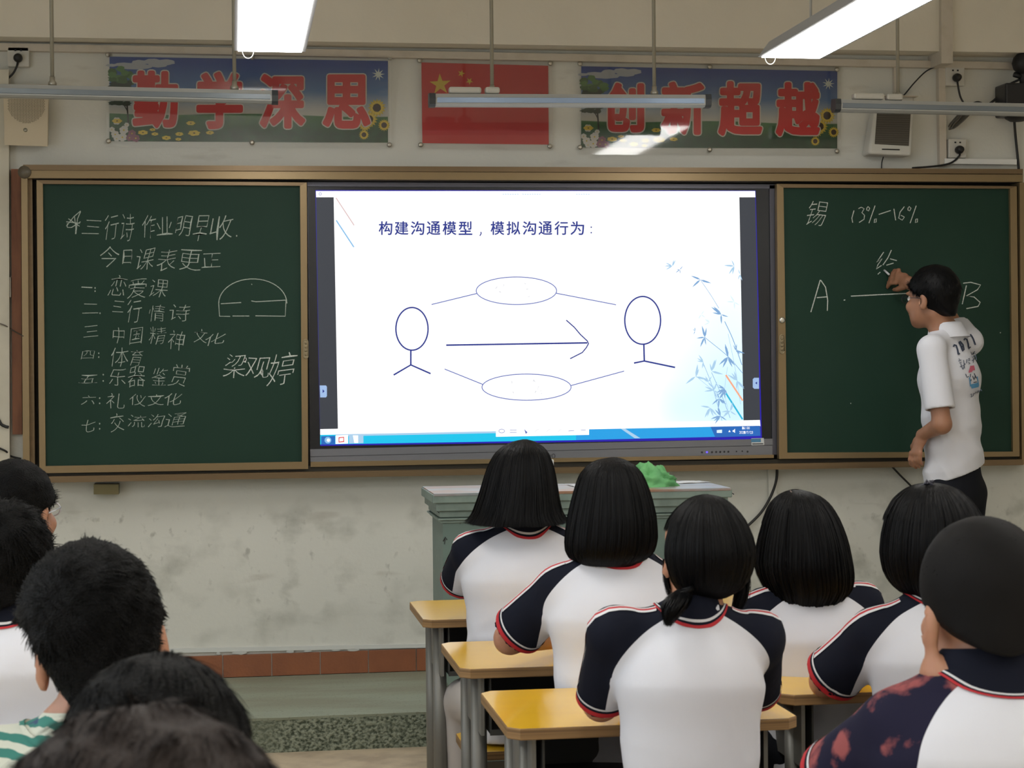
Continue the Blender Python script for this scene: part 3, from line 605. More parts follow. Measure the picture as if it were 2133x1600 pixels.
outlet(1970, 139, 2010, 179, 'upper white outlet with black plug right of the ceiling trunking', True, [(1995, 175), (2000, 200), (2008, 216), (2012, 224)])
outlet(1976, 289, 2014, 329, 'lower white outlet with round black plug just above the board', True, [(1998, 325), (1985, 337), (1968, 343), (1940, 347), (1900, 350)])
outlet(-20, 916, 16, 948, 'small white junction box near the lower left board corner', False, holes=False)
# left beige speaker
m_beige = mat('beige_plastic', (.60, .51, .36), .5)
p0, p1 = P(8, 182, -.09), P(102, 303, -.09); root = empty('wall_speaker', ((p0[0]+p1[0])/2, -.045, p1[2]), 'beige wall speaker with round perforated grille at upper left', 'speaker')
b = B(); z0, z1, xa, xb = p1[2], p0[2], p0[0], p1[0]
b.add([(xa, -.09, z0), (xb-.006, -.09, z0-.004), (xb, -.09, z1), (xa-.002, -.09, z1), (xa, -.01, z0+.01), (xb-.01, -.01, z0+.01), (xb-.004, -.01, z1), (xa, -.01, z1)], [(0, 1, 2, 3), (7, 6, 5, 4), (0, 4, 5, 1), (1, 5, 6, 2), (2, 6, 7, 3), (3, 7, 4, 0)])
b.out('cabinet', m_beige, root)
b = B(); cc = P(55, 219, -.0905); R = .072
for i in range(-13, 14):
    for j in range(-13, 14):
        x, z = i*.0056+(j % 2)*.0028, j*.0054
        if x*x+z*z < R*R:
            w, h = (.0021, .0009) if (i+j) % 2 else (.0012, .0019); b.box((cc[0]+x-w, -.0908, cc[2]+z-h), (cc[0]+x+w, -.0898, cc[2]+z+h))
o = b.out('grille_holes', mat('grille_dark', (.10, .08, .05), .7), root, kind='stuff')
c = P(53, 271, -.09); B().lathe((c[0], 0, c[2]), [(.008, -.09), (.008, -.093), (.004, -.094)], 12, 'y').out('badge', mat('badge_metal', (.3, .28, .22), .3, .7), root, True)
# right white speaker
p0, p1 = P(1822, 198, -.08), P(1905, 326, -.08); root = empty('wall_speaker', ((p0[0]+p1[0])/2, -.045, p1[2]), 'white wall speaker with dark rectangular grille above the right chalkboard', 'speaker')
m_sp = mat('speaker_white', (.62, .61, .56), .4)
b = B(); w0 = P(1822, 205, -.06)[0]; tl, tr, brr, bll = P(1826, 198, -.06), P(1906, 201, -.06), P(1899, 325, -.10), P(1809, 321, -.10)
b.add([tl, tr, brr, bll]+[A(q[0], -.005, q[2]) for q in (tl, tr, brr, bll)], [(3, 2, 1, 0), (4, 5, 6, 7), (0, 1, 5, 4), (1, 2, 6, 5), (2, 3, 7, 6), (3, 0, 4, 7)])
o = b.out('cabinet', m_sp, root); bv = o.modifiers.new('bevel', 'BEVEL'); bv.width = .012; bv.segments = 3
gm = mat('speaker_grille', (.085, .075, .06), .7); b = B()
def fr_(px, py, off): t = (py-198)/127; y = -.06-.04*t-off; return P(px, py, y)
q = [fr_(1827, 234, .002), fr_(1897, 236, .002), fr_(1893, 304, .002), fr_(1822, 300, .002)]
b.add(q+[a+A(0, .004, 0) for a in q], [(3, 2, 1, 0), (0, 1, 5, 4), (1, 2, 6, 5), (2, 3, 7, 6), (3, 0, 4, 7)]); b.out('grille', gm, root)
b = B()
for k in range(14):
    y = 238+k*4.6; b.tube([fr_(1828-(y-234)*.07, y, .003), fr_(1895-(y-234)*.05, y+1.5, .003)], .0011, 5)
b.out('grille_wires', mat('grille_wire', (.16, .145, .12), .5), root, kind='stuff')
b = B(); b.tube([fr_(1837, 311, .001), fr_(1874, 312, .001)], .003, 6); b.out('slot', m_blk, root)
b = B(); b.add([P(1816, 195, -.07), P(1912, 198, -.07), P(1908, 203, -.005), P(1820, 200, -.005)], [(0, 1, 2, 3)])
p = P(1816, 199, -.07); p2 = P(1910, 202, -.07); B().box((p[0], -.085, p[2]-.004), (p2[0], 0, p[2]), 0).out('mounting_shelf', m_trunk, root)
# cables
def cable(label, pts, r, y=-.02, name='cable', m=None):
    b = B().tube(curve_pts([P(*q[:2], q[2] if len(q) > 2 else y) for q in pts]), r, 8); return b.out(name, m or m_blk, smooth=True, label=label, cat='cable')
cable('thin black cable curving from the trunking corner to the right speaker', [(1957, 136, -.05), (1930, 148), (1905, 172), (1885, 196), (1880, 200, -.05)], .003)
cable('thin wire hanging between the right speaker and the board frame', [(1840, 327, -.04), (1837, 338, -.02), (1836, 352, -.02)], .0025)
cable('black cable hanging under the display behind the podium', [(1619, 968, -.03), (1617, 1000), (1605, 1035), (1585, 1068), (1557, 1096), (1540, 1110)], .006)
cable('short black cable below the right chalkboard beside the standing boy', [(1858, 972, -.03), (1875, 990), (1897, 1012), (1912, 1030)], .0045)
cable('thin wire crossing the wooden batten at left', [(-20, 668, -.06), (10, 678, -.055), (30, 690, -.036), (48, 700, -.13)], .0025, m=mat('grey_wire', (.12, .10, .08), .5))
cable('thin black wire by the junction box at lower left', [(-10, 930, -.06), (12, 940, -.055), (22, 950, -.02), (44, 956, -.02)], .004)
cable('black cable running from the wall camera down to the board frame', [(2112, 240, -.05), (2115, 280), (2119, 320), (2122, 353)], .006)
cable('black cable dangling at the left edge beside the pilaster', [(-14, 845, -.06), (0, 880, -.058), (10, 888, -.056), (18, 890, -.056)], .006)
b = B(); random.seed(4)
for k in range(7):
    ce = P(2003+random.uniform(-5, 5), 243+random.uniform(-3, 3), -.025-.004*k)
    b.tube([ce+A(.075*math.cos(a)*(1+.05*k/7)*.55+.055*math.sin(a)*.6, random.uniform(-.003, .003), .075*math.sin(a)*.55+.03*math.cos(a)) for a in np.linspace(0, 2*math.pi, 26)], .0028, 6)
b.out('coiled_cable', mat('grey_cable', (.13, .12, .10), .5), smooth=True, label='coil of grey cable hung on the wall behind the right lamp tube', cat='cable')
b = B().tube(curve_pts([P(2006, 226, -.02), P(2035, 213, -.03), P(2055, 218, -.03), P(2075, 205, -.04), P(2096, 180, -.07), P(2125, 165, -.10)]), .005, 8)
b.out('cable', m_blk, smooth=True, label='black lead from the coiled cable to the black wall camera', cat='cable')
# black camera on the right edge
root = empty('wall_camera', tuple(P(2118, 250, -.1)), 'black wall-mounted camera box cut off by the right edge', 'camera')
p0, p1 = P(2095, 172, -.14), P(2150, 240, -.14)
B().box((p0[0], -.14, p1[2]), (p1[0], -.02, p0[2]), bev=.008).out('housing', mat('camera_black', (.018, .018, .022), .35), root)
c = P(2118, 243, -.08); B().lathe((c[0], -.08, c[2]-.02), [(.03, 0), (.05, .012), (.06, .03)], 20).out('base', m_blk, root, True)
c = P(2132, 132, -.1); b = B(); 
b.lathe((c[0], -.1, c[2]), [(.0, -.05), (.025, -.044), (.043, -.025), (.05, 0), (.043, .025), (.025, .044), (0, .05)], 20); b.out('dome', m_blk, root, True)
b = B().tube([P(2128, 160, -.1), P(2112, 155, -.1)], .012, 8); b.tube([P(2130, 130, -.1), P(2130, 185, -.1)], .014, 8); b.out('mount', m_blk, root, True)
# ================================================================ lamps
m_lampw = mat('lamp_metal', (.42, .43, .45), .45); m_tube = mat('tube_reflector', (.45, .46, .45), .4, .3); m_cap = mat('lamp_end_cap', (.045, .05, .055), .4)
def boardlamp(x0, ya, x1, yb, y, rods, label, extra=(), lens=None):
    p, q = P(x0, ya, y), P(x1, yb, y); root = empty('board_lamp', tuple((p+q)/2+A(0, 0, -.02)), label, 'lamp', 'hanging tube lamps over the board')
    d = (q-p)/np.linalg.norm(q-p); up = A(0, 0, 1); fw = A(0, -1, 0)
    prof = [(-.02, .030), (.028, .026), (.034, .006), (.030, -.014), (.018, -.022), (-.014, -.022), (-.026, -.006)]
    def loft(prof, a, b_, nm, m):
        v = [e+fw*u+up*w for e in (a, b_) for u, w in prof]; n = len(prof)
        f = [(i, (i+1) % n, n+(i+1) % n, n+i) for i in range(n)]+[tuple(range(n-1, -1, -1)), tuple(range(n, 2*n))]
        return B().add(v, f).out(nm, m, root)
    loft(prof, p+d*.022, q-d*.022, 'reflector', m_tube)
    loft([(a*1.08, b_*1.08) for a, b_ in prof], p, p+d*.024, 'end_cap', m_cap); loft([(a*1.08, b_*1.08) for a, b_ in prof], q-d*.024, q, 'end_cap', m_cap)
    loft([(.030, .012), (.0355, .010), (.034, -.008), (.026, -.012)], p+d*.03, q-d*.03, 'lens', lens or mat('lamp_lens', (.20, .23, .26), .15, .3))
    for rx in rods:
        t = (rx-x0)/(x1-x0); c = p+(q-p)*t; B().tube([c+A(0, 0, .03), A(c[0], c[1], 3.3)], .0075, 8).out('hanging_rod', mat('rod_paint', (.36, .34, .27), .5, .3), root, True)
        B().lathe((c[0], c[1], c[2]+.028), [(.016, 0), (.016, .012), (.010, .02), (.010, .035)], 12).out('clamp', m_screw, root, True)
    for ex in extra:
        t0, t1 = [(e-x0)/(x1-x0) for e in ex]; a, e = p+(q-p)*t0, p+(q-p)*t1
        B().box((a[0], y-.02, a[2]+.03), (e[0], y+.02, a[2]+.056), bev=.008).out('ballast_cover', m_box, root)
boardlamp(-20, 191, 579, 205, -.45, (107, 487), 'hanging tube lamp in front of the left slogan banner')
boardlamp(893, 211, 1478, 213, -.45, (1023, 1361), 'hanging tube lamp with painted blue screen reflection in front of the flag poster', ((934, 1000), (1008, 1038)), mat('lamp_lens_screen_tint', (.30, .40, .58), .12, .2))  # blue lens colour stands in for the screen's reflection
boardlamp(1735, 222, 2330, 235, -.45, (1868, 2230), 'hanging tube lamp over the right chalkboard, cut by the right edge', ((1775, 1838), (1843, 1876)))
m_diff = emat('lamp_diffuser', (1, .985, .95), LAMP_E)
def panel(x, y0, y1, z, w, label, group=None, yaw=0):
    root = empty('ceiling_lamp', (x, (y0+y1)/2, z), label, 'lamp', group); root.rotation_euler = (0, 0, 0)
    c, s = math.cos(yaw), math.sin(yaw); R = lambda v: [(x+(a-x)*c-(b_-y1)*s, y1+(a-x)*s+(b_-y1)*c, h) for a, b_, h in v]
    def bx(lo, hi, nm, m):
        x0, yy0, z0 = lo; x1, yy1, z1 = hi
        B().hexa(R([(x0, yy0, z0), (x1, yy0, z0), (x1, yy0, z1), (x0, yy0, z1), (x0, yy1, z0), (x1, yy1, z0), (x1, yy1, z1), (x0, yy1, z1)])).out(nm, m, root)
    v = R([(x-w/2-.014, y0, z+.002), (x+w/2+.014, y0, z+.002), (x+w/2-.03, y0, z+.06), (x-w/2+.03, y0, z+.06), (x-w/2-.014, y1, z+.002), (x+w/2+.014, y1, z+.002), (x+w/2-.03, y1, z+.06), (x-w/2+.03, y1, z+.06)])
    B().hexa(v).out('housing', m_lampw, root)
    bx((x-w/2, y0+.012, z-.001), (x+w/2, y1-.004, z+.003), 'diffuser', m_diff)
    for yy in (y0+.2, y1-.25): B().tube([A(*R([(x, yy, z+.06)])[0]), A(*R([(x, yy, 3.3)])[0])], .005, 8).out('suspension_wire', m_box, root, True)
    cx = x-w/2+.035; pts = [A(*R([(cx+.018*math.cos(a)*1.1, y1+.004, z+.002+.026*math.sin(a))])[0]) for a in np.linspace(math.pi, 2*math.pi, 14)]
    B().tube(pts, .0016, 6).out('pull_loop', m_box, root, True)
pl = (P(496, 107, -1.0), P(628, 107, -1.0)); prr = (P(1586, 120, -1.0), P(1706, 120, -1.0)); zl = pl[0][2]; wl = pl[1][0]-pl[0][0]
panel((pl[0][0]+pl[1][0])/2, -2.3, -1.0, zl, wl, 'glowing white ceiling panel lamp at upper left of the board')
panel((prr[0][0]+prr[1][0])/2, -2.3, -1.0, prr[0][2], prr[1][0]-prr[0][0], 'glowing white ceiling panel lamp at upper right, seen at a slant')
xl, xr = (pl[0][0]+pl[1][0])/2, (prr[0][0]+prr[1][0])/2; dx = xr-xl
for yy, rw in ((-3.6, 'second'), (-5.9, 'third'), (-8.2, 'last')):
    for x, ps in ((xl-dx*.95, 'nearest the left wall'), (xl, 'left of the aisle'), (xr, 'right of the aisle'), (xr+dx*.95, 'nearest the right wall')): panel(x, yy-1.3, yy, zl, wl, f'white ceiling panel lamp in the {rw} row from the board, {ps}', 'ceiling lamps behind the view')
# ================================================================ podium and what lies on it
def podmat(nt, b):
    c = mixc(nt, rng_(nt, noi(nt, 3, detail=4), .35, .7), (.15, .215, .19), (.12, .18, .16))
    c = mixc(nt, rng_(nt, noi(nt, 16, (1, 1, .6), 8), .66, .72), c, (.06, .07, .05))
    c = mixc(nt, rng_(nt, noi(nt, 22, (1, 1, 1), 8, (4, 2, 2)), .69, .72), c, (.5, .42, .3)); nt.links.new(c, b.inputs['Base Color'])
m_pod = graph(mat('podium_green', (.2, .3, .27), .5, bump=(30, .12)), podmat)
m_pod2 = mat('podium_moulding', (.20, .265, .235), .5, noise_=(14, (.15, .20, .18), .5, .75))
x0, x1, y0, y1, zt = .685, 1.728, -1.38, -1.0, P(898, 1029, -1.4)[2]
root = empty('podium', ((x0+x1)/2, (y0+y1)/2, 0), 'pale green painted teacher podium with worn moulded top', 'podium')
B().box((x0+.03, y0+.03, .0), (x1-.03, y1-.12+.1, zt-.08)).out('body', m_pod, root)
B().box((x0+.02, y0+.02, 0), (x1-.02, y0+.06, .035)).out('plinth', m_gap, root)
b = B()
for k, (a, h0, h1) in enumerate(((.022, .105, .095), (.012, .095, .088), (.018, .085, .062), (.004, .062, .032))):
    b.box((x0+a, y0+a, zt-h0), (x1-a, y1, zt-h1), bev=.002)
b.out('moulding', m_pod2, root)
def topmat(nt, b):
    c = mixc(nt, rng_(nt, noi(nt, 7, (.5, 1, 1), 6), .45, .55), (.30, .29, .30), (.30, .17, .11)); c = mixc(nt, rng_(nt, noi(nt, 9, (.4, 1, 1), 6, (3, 3, 3)), .56, .62), c, (.22, .26, .27)); nt.links.new(c, b.inputs['Base Color'])
B().box((x0-.008, y0-.008, zt-.034), (x1+.008, y1, zt-.004), bev=.003).out('top_board', m_pod2, root)
B().box((x0-.004, y0-.010, zt-.010), (x1+.004, y1-.002, zt), bev=.002).out('top_covering', graph(mat('worn_covering', (.4, .4, .4), .3), topmat), root)
F = Flat(y0+.0285, .0004)   # marks scribbled on the podium front
F.line([(906, 1058), (910, 1064), (915, 1069), (919, 1067), (917, 1062), (909, 1060)], 1.3, 0); F.line([(936, 1066), (945, 1066)], 2, 0); F.line([(947, 1070), (956, 1073)], 2, 0)
F.line([(923, 1128), (928, 1119), (931, 1125)], 2.4, 0); F.line([(927, 1122), (926, 1134)], 1.6, 0)
F.b.out('ink_marks', m_blk, root)
F = Flat(y0-.001+.004, .0004); F.line([(1503, 1031), (1508, 1029), (1511, 1032), (1515, 1029), (1520, 1031), (1524, 1027), (1529, 1030)], 2, 0); F.b.out('ink_marks', m_blk, root)
# crumpled green cloth: noisy heap
def heap(cx, cy, cz, rx, ry, rz, seed, nu=40, nv=18):
    v = []; 
    for i in range(nv+1):
        for j in range(nu):
            t = i/nv; a = 2*math.pi*j/nu; r = math.sin(t*math.pi/2)
            p = Vector((math.cos(a)*r, math.sin(a)*r, math.cos(t*math.pi/2)))
            k = .72+.30*(1-abs(noise.noise(p*2.3+Vector((seed, 0, 0)))*2))+.12*noise.noise(p*6+Vector((0, seed, 0)))
            v.append((cx+p.x*rx*k, cy+p.y*ry*k, cz+p.z*rz*k*(1-.35*max(0, p.x))))
    return v, [(i*nu+j, i*nu+(j+1) % nu, (i+1)*nu+(j+1) % nu, (i+1)*nu+j)[::-1] for i in range(nv) for j in range(nu)]
c = P(1352, 1010, -1.2); v, f = heap(c[0]+.005, -1.2, zt-.002, .105, .10, .088, 3.)
o = mk('green_cloth', v, f, mat('green_cloth', (.14, .42, .15), .7, noise_=(18, (.09, .30, .11), .4, .7)), smooth=True, label='crumpled bright green cloth bag on the podium top', cat='cloth')
B().tube([P(1397, 990, -1.12), P(1406, 1005, -1.12)], .006, 8).out('marker_pen', m_blk, smooth=True, label='black pen standing beside the green cloth on the podium', cat='pen')
p = P(1145, 957, -1.12); q = P(1152, 1000, -1.12); carton = B().box((p[0]-.09, -1.14, zt), (q[0], -1.09, p[2]), bev=.002).out('carton', [mat('carton_white', (.6, .62, .6), .5)], label='small white and green carton behind the long-haired girl on the podium', cat='box', smooth=False)
def carton_(nt, b):
    g = nt.nodes.new('ShaderNodeNewGeometry'); sx = nt.nodes.new('ShaderNodeSeparateXYZ'); nt.links.new(g.outputs['Position'], sx.inputs[0])
    nt.links.new(mixc(nt, rng_(nt, sx.outputs['Z'], zt+.052, zt+.056), (.06, .24, .14), (.6, .62, .6)), b.inputs['Base Color'])
carton.data.materials[0] = graph(mat('carton_print', (.6, .6, .6), .5), carton_)
m_paper = mat('paper', (.62, .64, .66), .6)
for px, py, w, d, a, lb in ((1222, 1012, .06, .05, .1, 'white sheet of paper on the podium between the two front girls'), (1365, 1012, .06, .04, -.1, 'white paper sheet in front of the green cloth'), (1462, 1004, .07, .07, .3, 'crinkled clear plastic sheet at the right end of the podium')):
    c = PZ(px, py, zt); c[0] = min(c[0], x1-w-.01); b = B(); n = 6; v = []
    for i in range(n):
        for j in range(n):
            u, w_ = (i/(n-1)-.5)*2*w, (j/(n-1)-.5)*2*d; v.append((c[0]+u*math.cos(a)-w_*math.sin(a), max(min(c[1]+u*math.sin(a)+w_*math.cos(a), y1-.01), y0+.012), zt+.0015+.002*abs(math.sin(i*2.1+j*1.3))))
    b.add(v, [(i*n+j, (i+1)*n+j, (i+1)*n+j+1, i*n+j+1) for i in range(n-1) for j in range(n-1)]); o = b.out('paper_sheet', m_paper, smooth=True, label=lb, cat='paper')
    s = o.modifiers.new('solid', 'SOLIDIFY'); s.thickness = .0008
# ================================================================ desks and stools
m_yel = mat('desk_yellow', (.80, .47, .020), .18, spec=.4, noise_=(3, (.76, .44, .022), .3, .7, (1, 6, 1)), coat=.25)
m_ply = mat('plywood_edge', (.34, .20, .08), .55, noise_=(10, (.18, .10, .04), .35, .65, (.3, .3, 30)))
m_leg = mat('grey_steel', (.20, .198, .18), .42, .35, noise_=(12, (.2, .19, .17), .5, .8)); m_tray = mat('tray_steel', (.045, .045, .042), .5, .3)
ZD = .73
def slab(w, d, z0, z1, ch, name, parent, seat=False):
    hw, hd = w/2, d/2; base = [(-hw+ch, -hd), (hw-ch, -hd), (hw, -hd+ch), (hw, hd-ch), (hw-ch, hd), (-hw+ch, hd), (-hw, hd-ch), (-hw, -hd+ch)]
    b = B(); n = 8
    L = LOC[parent]
    v = [A(x, y, z)+A(L[0], L[1], 0) for z, k in ((z0, .997), (z0+.002, 1), (z1-.002, 1), (z1, .996)) for x, y in [(a*k, c*k) for a, c in base]]
    b.add(v, [(i*n+j, i*n+(j+1) % n, (i+1)*n+(j+1) % n, (i+1)*n+j) for i in range(3) for j in range(n)]+[tuple(range(n))[::-1]], 1)
    b.add(v[-8:], [tuple(range(n))], 0); return b.out(name, [m_yel, m_ply], parent)
def make_desk(label, x, y):
    r = empty('school_desk', (x, y, 0), label, 'desk', 'yellow school desks'); w, d = .565, .41
    slab(w, d, ZD-.022, ZD, .022, 'desk_top', r)
    for sx in (-1, 1):
        X = x+sx*(w/2-.055)
        for Y, h in ((y-.09, ZD-.022), (y+.10, ZD-.022)):
            B().tube([(X, Y, .03), (X, Y, h)], .0150, 14, el=1.25).out('leg', m_leg, r, True)
        B().tube([(X, y-.20, .02), (X, y+.20, .02)], .018, 10).out('foot_bar', m_leg, r, True)
        B().box((X-.004, y-.16, ZD-.16), (X+.004, y+.16, ZD-.022)).out('side_bracket', m_leg, r)
    xa, xb, ya, yb = x-w/2+.07, x+w/2-.07, y-.17, y+.17; b = B()
    b.box((xa, ya, ZD-.155), (xb, yb, ZD-.150)); b.box((xa, yb-.004, ZD-.155), (xb, yb, ZD-.022)); b.box((xa, ya, ZD-.155), (xa+.004, yb, ZD-.022)); b.box((xb-.004, ya, ZD-.155), (xb, yb, ZD-.022)); b.box((xa, ya-.003, ZD-.158), (xb, ya, ZD-.145))
    b.out('book_tray', m_tray, r)
    B().tube([(x-w/2+.055, y+.10, .16), (x+w/2-.055, y+.10, .16)], .012, 8).out('cross_bar', m_leg, r, True)
    return r
def dup(root, loc, label):
    r = root.copy(); COL.objects.link(r); r.location = loc; r['label'] = label; LOC[r] = A(*loc)
    for ch in list(root.children):
        c = ch.copy(); COL.objects.link(c); c.parent = r
    return r
XA, XB = .50+.2825, 1.105+.2825
desk0 = make_desk('yellow school desk at the left, nearest the podium', XA, -2.565)
DK = {}
for lb, x, y in (('yellow school desk of the second row with an elbow resting on it', XA, -3.375), ('yellow school desk nearest the camera on the left, in front of the ponytailed girl', XA+.005, -4.065),
                 ('yellow school desk seen between the ponytail and the loose-haired girl, right front row', XB, -2.56), ('yellow school desk hidden behind the loose-haired girl at right', XB, -3.22), ('yellow school desk between the ponytailed girl and the red-striped sleeve', XB+.005, -3.83),
                 ('yellow school desk in front of the crop-haired boy, mostly hidden', XB+.04, -4.73), ('yellow school desk of the farthest boy at the left edge', -.52, -2.72), ('yellow school desk of the second boy at the left edge', -.50, -3.52), ('yellow school desk of the boy in the teal shirt', -.36, -4.5)):
    dup(desk0, (x, y, 0), lb)
ZS = .455
def make_stool(label, x, y, z=ZS):
    r = empty('stool', (x, y, 0), label, 'stool', 'yellow seated school stools'); slab(.34, .26, z-.022, z, .02, 'seat', r)
    for sx in (-1, 1):
        for sy in (-1, 1): B().tube([(x+sx*.15, y+sy*.11, .0), (x+sx*.13, y+sy*.09, z-.022)], .013, 8).out('leg', m_leg, r, True)
        B().tube([(x+sx*.146, y-.106, .1), (x+sx*.146, y+.106, .1)], .009, 8).out('rung', m_leg, r, True)
    B().tube([(x-.146, y-.1, .2), (x+.146, y-.1, .2)], .009, 8).out('rung', m_leg, r, True)
    return r
stool0 = None
def stool(x, y, label):
    global stool0
    if stool0 is None: stool0 = make_stool(label, x, y); return stool0
    return dup(stool0, (x, y, 0), label)
# ================================================================ implicit surfaces for bodies and clothes
nrm = lambda v: np.asarray(v, float)/(np.linalg.norm(v)+1e-12)
class SDF:
    def __init__(s): s.p = []
    def cone(s, a, b, ra, rb, k=.02, lat=None, da=None, db=None):
        """round cone; with lat the lateral radius is ra/rb and the other da/db"""
        s.p.append(('c', A(*a), A(*b), ra, rb, k, None if lat is None else nrm(lat), da or ra, db or rb)); return s
    def ell(s, c, r, k=.02, R=None, sub=False): s.p.append(('e', A(*c), A(*r), R if R is not None else np.eye(3), k, sub)); return s
    def grow(s, g):
        o = SDF()
        for q in s.p:
            if q[0] == 'c': o.p.append(q[:3]+(q[3]+g, q[4]+g, q[5], q[6], q[7]+g, q[8]+g))
            else: o.p.append(('e', q[1], q[2]+g)+q[3:])
        return o
    def grid(s, h, pad=.03):
        lo, hi = A(9, 9, 9.), A(-9, -9, -9.)
        for q in s.p:
            if q[0] == 'c': r = max(q[3], q[4]); lo = np.minimum(lo, np.minimum(q[1], q[2])-r); hi = np.maximum(hi, np.maximum(q[1], q[2])+r)
            elif not q[5]: r = q[2].max(); lo = np.minimum(lo, q[1]-r); hi = np.maximum(hi, q[1]+r)
        lo = lo-pad; n = np.ceil((hi+pad-lo)/h).astype(int)+1
        if getattr(s, 'lattice', None): lo, h, n = s.lattice
        s.lo = lo; s.h = h; s.n = n
        D = np.full(n, .2, np.float32)
        ax = [lo[i]+h*np.arange(n[i]) for i in range(3)]; s.ax = ax
        for q in s.p:
            if q[0] == 'c': a, b = q[1], q[2]; r = max(q[3], q[4])+q[5]+.03; l0, h0 = np.minimum(a, b)-r, np.maximum(a, b)+r; k = q[5]
            else: r = q[2].max()+q[4]+.03; l0, h0 = q[1]-r, q[1]+r; k = q[4]
            i0 = np.clip(np.floor((l0-lo)/h).astype(int), 0, n-1); i1 = np.clip(np.ceil((h0-lo)/h).astype(int)+1, 1, n)
            X, Y, Z = np.meshgrid(*[ax[i][i0[i]:i1[i]].astype(np.float32) for i in range(3)], indexing='ij')
            d = s.dist(q, X, Y, Z); sl = tuple(slice(i0[i], i1[i]) for i in range(3)); D0 = D[sl]
            if q[0] == 'e' and q[5]: d = -d; t = np.clip(.5-.5*(D0-d)/k, 0, 1); D[sl] = D0*(1-t)+d*t+k*t*(1-t)
            else: t = np.clip(.5+.5*(D0-d)/k, 0, 1); D[sl] = D0*(1-t)+d*t-k*t*(1-t)
        s.D = D; return s
    @staticmethod
    def dist(q, X, Y, Z):
        if q[0] == 'c':
            _, a, b, ra, rb, k, lat, da, db = q; ba = b-a; L = ba@ba+1e-9
            px, py, pz = X-a[0], Y-a[1], Z-a[2]; t = np.clip((px*ba[0]+py*ba[1]+pz*ba[2])/L, 0, 1); px = px-t*ba[0]; py = py-t*ba[1]; pz = pz-t*ba[2]
            r = ra+(rb-ra)*t; n2 = px*px+py*py+pz*pz
            if lat is None: return np.sqrt(n2)-r
            r2 = da+(db-da)*t; l = px*lat[0]+py*lat[1]+pz*lat[2]; m2 = np.maximum(n2-l*l, 0)
            return (np.sqrt(l*l/r**2+m2/r2**2)-1)*np.minimum(r, r2)
        _, c, r, R, k, sub = q; px, py, pz = X-c[0], Y-c[1], Z-c[2]
        u = [(px*R[0, i]+py*R[1, i]+pz*R[2, i])/r[i] for i in range(3)]
        return (np.sqrt(u[0]**2+u[1]**2+u[2]**2)-1)*r.min()
    def at(s, pts):
        X, Y, Z = pts.T; D = np.full(len(pts), .3)
        for q in s.p:
            if q[0] == 'e' and q[5]: continue
            d = s.dist(q, X, Y, Z); k = q[5] if q[0] == 'c' else q[4]; t = np.clip(.5+.5*(D-d)/k, 0, 1); D = D*(1-t)+d*t-k*t*(1-t)
        return D
    def cutplane(s, o, n):   # keep where (p-o).n < 0
        X, Y, Z = np.meshgrid(*[a.astype(np.float32) for a in s.ax], indexing='ij', sparse=True)
        s.D = np.maximum(s.D, ((X-o[0])*n[0]+(Y-o[1])*n[1]+(Z-o[2])*n[2]).astype(np.float32)); return s
    def cutfn(s, fn):
        X, Y, Z = np.meshgrid(*[a.astype(np.float32) for a in s.ax], indexing='ij', sparse=True); s.D = np.maximum(s.D, fn(X, Y, Z).astype(np.float32)); return s
    def mesh(s):
        D = s.D; D[0] = D[-1] = .2; D[:, 0] = D[:, -1] = .2; D[:, :, 0] = D[:, :, -1] = .2
        S = D < 0; nx, ny, nz = D.shape; cnt = np.zeros((nx-1, ny-1, nz-1), np.int8)
        for i in (0, 1):
            for j in (0, 1):
                for k in (0, 1): cnt += S[i:nx-1+i, j:ny-1+j, k:nz-1+k]
        act = (cnt > 0) & (cnt < 8); I = np.argwhere(act); idx = np.full(act.shape, -1, np.int32); idx[act] = np.arange(len(I))
        acc = np.zeros((len(I), 3)); num = np.zeros(len(I)); cs = [(i, j, k) for i in (0, 1) for j in (0, 1) for k in (0, 1)]
        val = {c: D[I[:, 0]+c[0], I[:, 1]+c[1], I[:, 2]+c[2]] for c in cs}
        for c in cs:
            for axx in range(3):
                if c[axx]: continue
                e = list(c); e[axx] = 1; va, vb = val[c], val[tuple(e)]; x = (va < 0) != (vb < 0); t = np.where(x, va/(va-vb+1e-12), 0)
                p = np.tile(np.array(c, float), (len(I), 1)); p[:, axx] += t; acc[x] += p[x]; num[x] += 1
        V = s.lo+s.h*(I+acc/num[:, None]); F = []
        for axx in range(3):
            o = [0, 0, 0]; o[axx] = 1; A0 = S[:nx-o[0], :ny-o[1], :nz-o[2]]; A1 = S[o[0]:, o[1]:, o[2]:]; E = np.argwhere(A0 != A1)
            b_, c_ = [(1, 2), (2, 0), (0, 1)][axx]; q = []
            for db, dc in ((-1, -1), (0, -1), (0, 0), (-1, 0)):
                e = E.copy(); e[:, b_] += db; e[:, c_] += dc; q.append(idx[e[:, 0], e[:, 1], e[:, 2]])
            q = np.stack(q, 1); fl = ~A0[E[:, 0], E[:, 1], E[:, 2]]; q[fl] = q[fl][:, ::-1]; F.append(q)
        return V, np.concatenate(F)
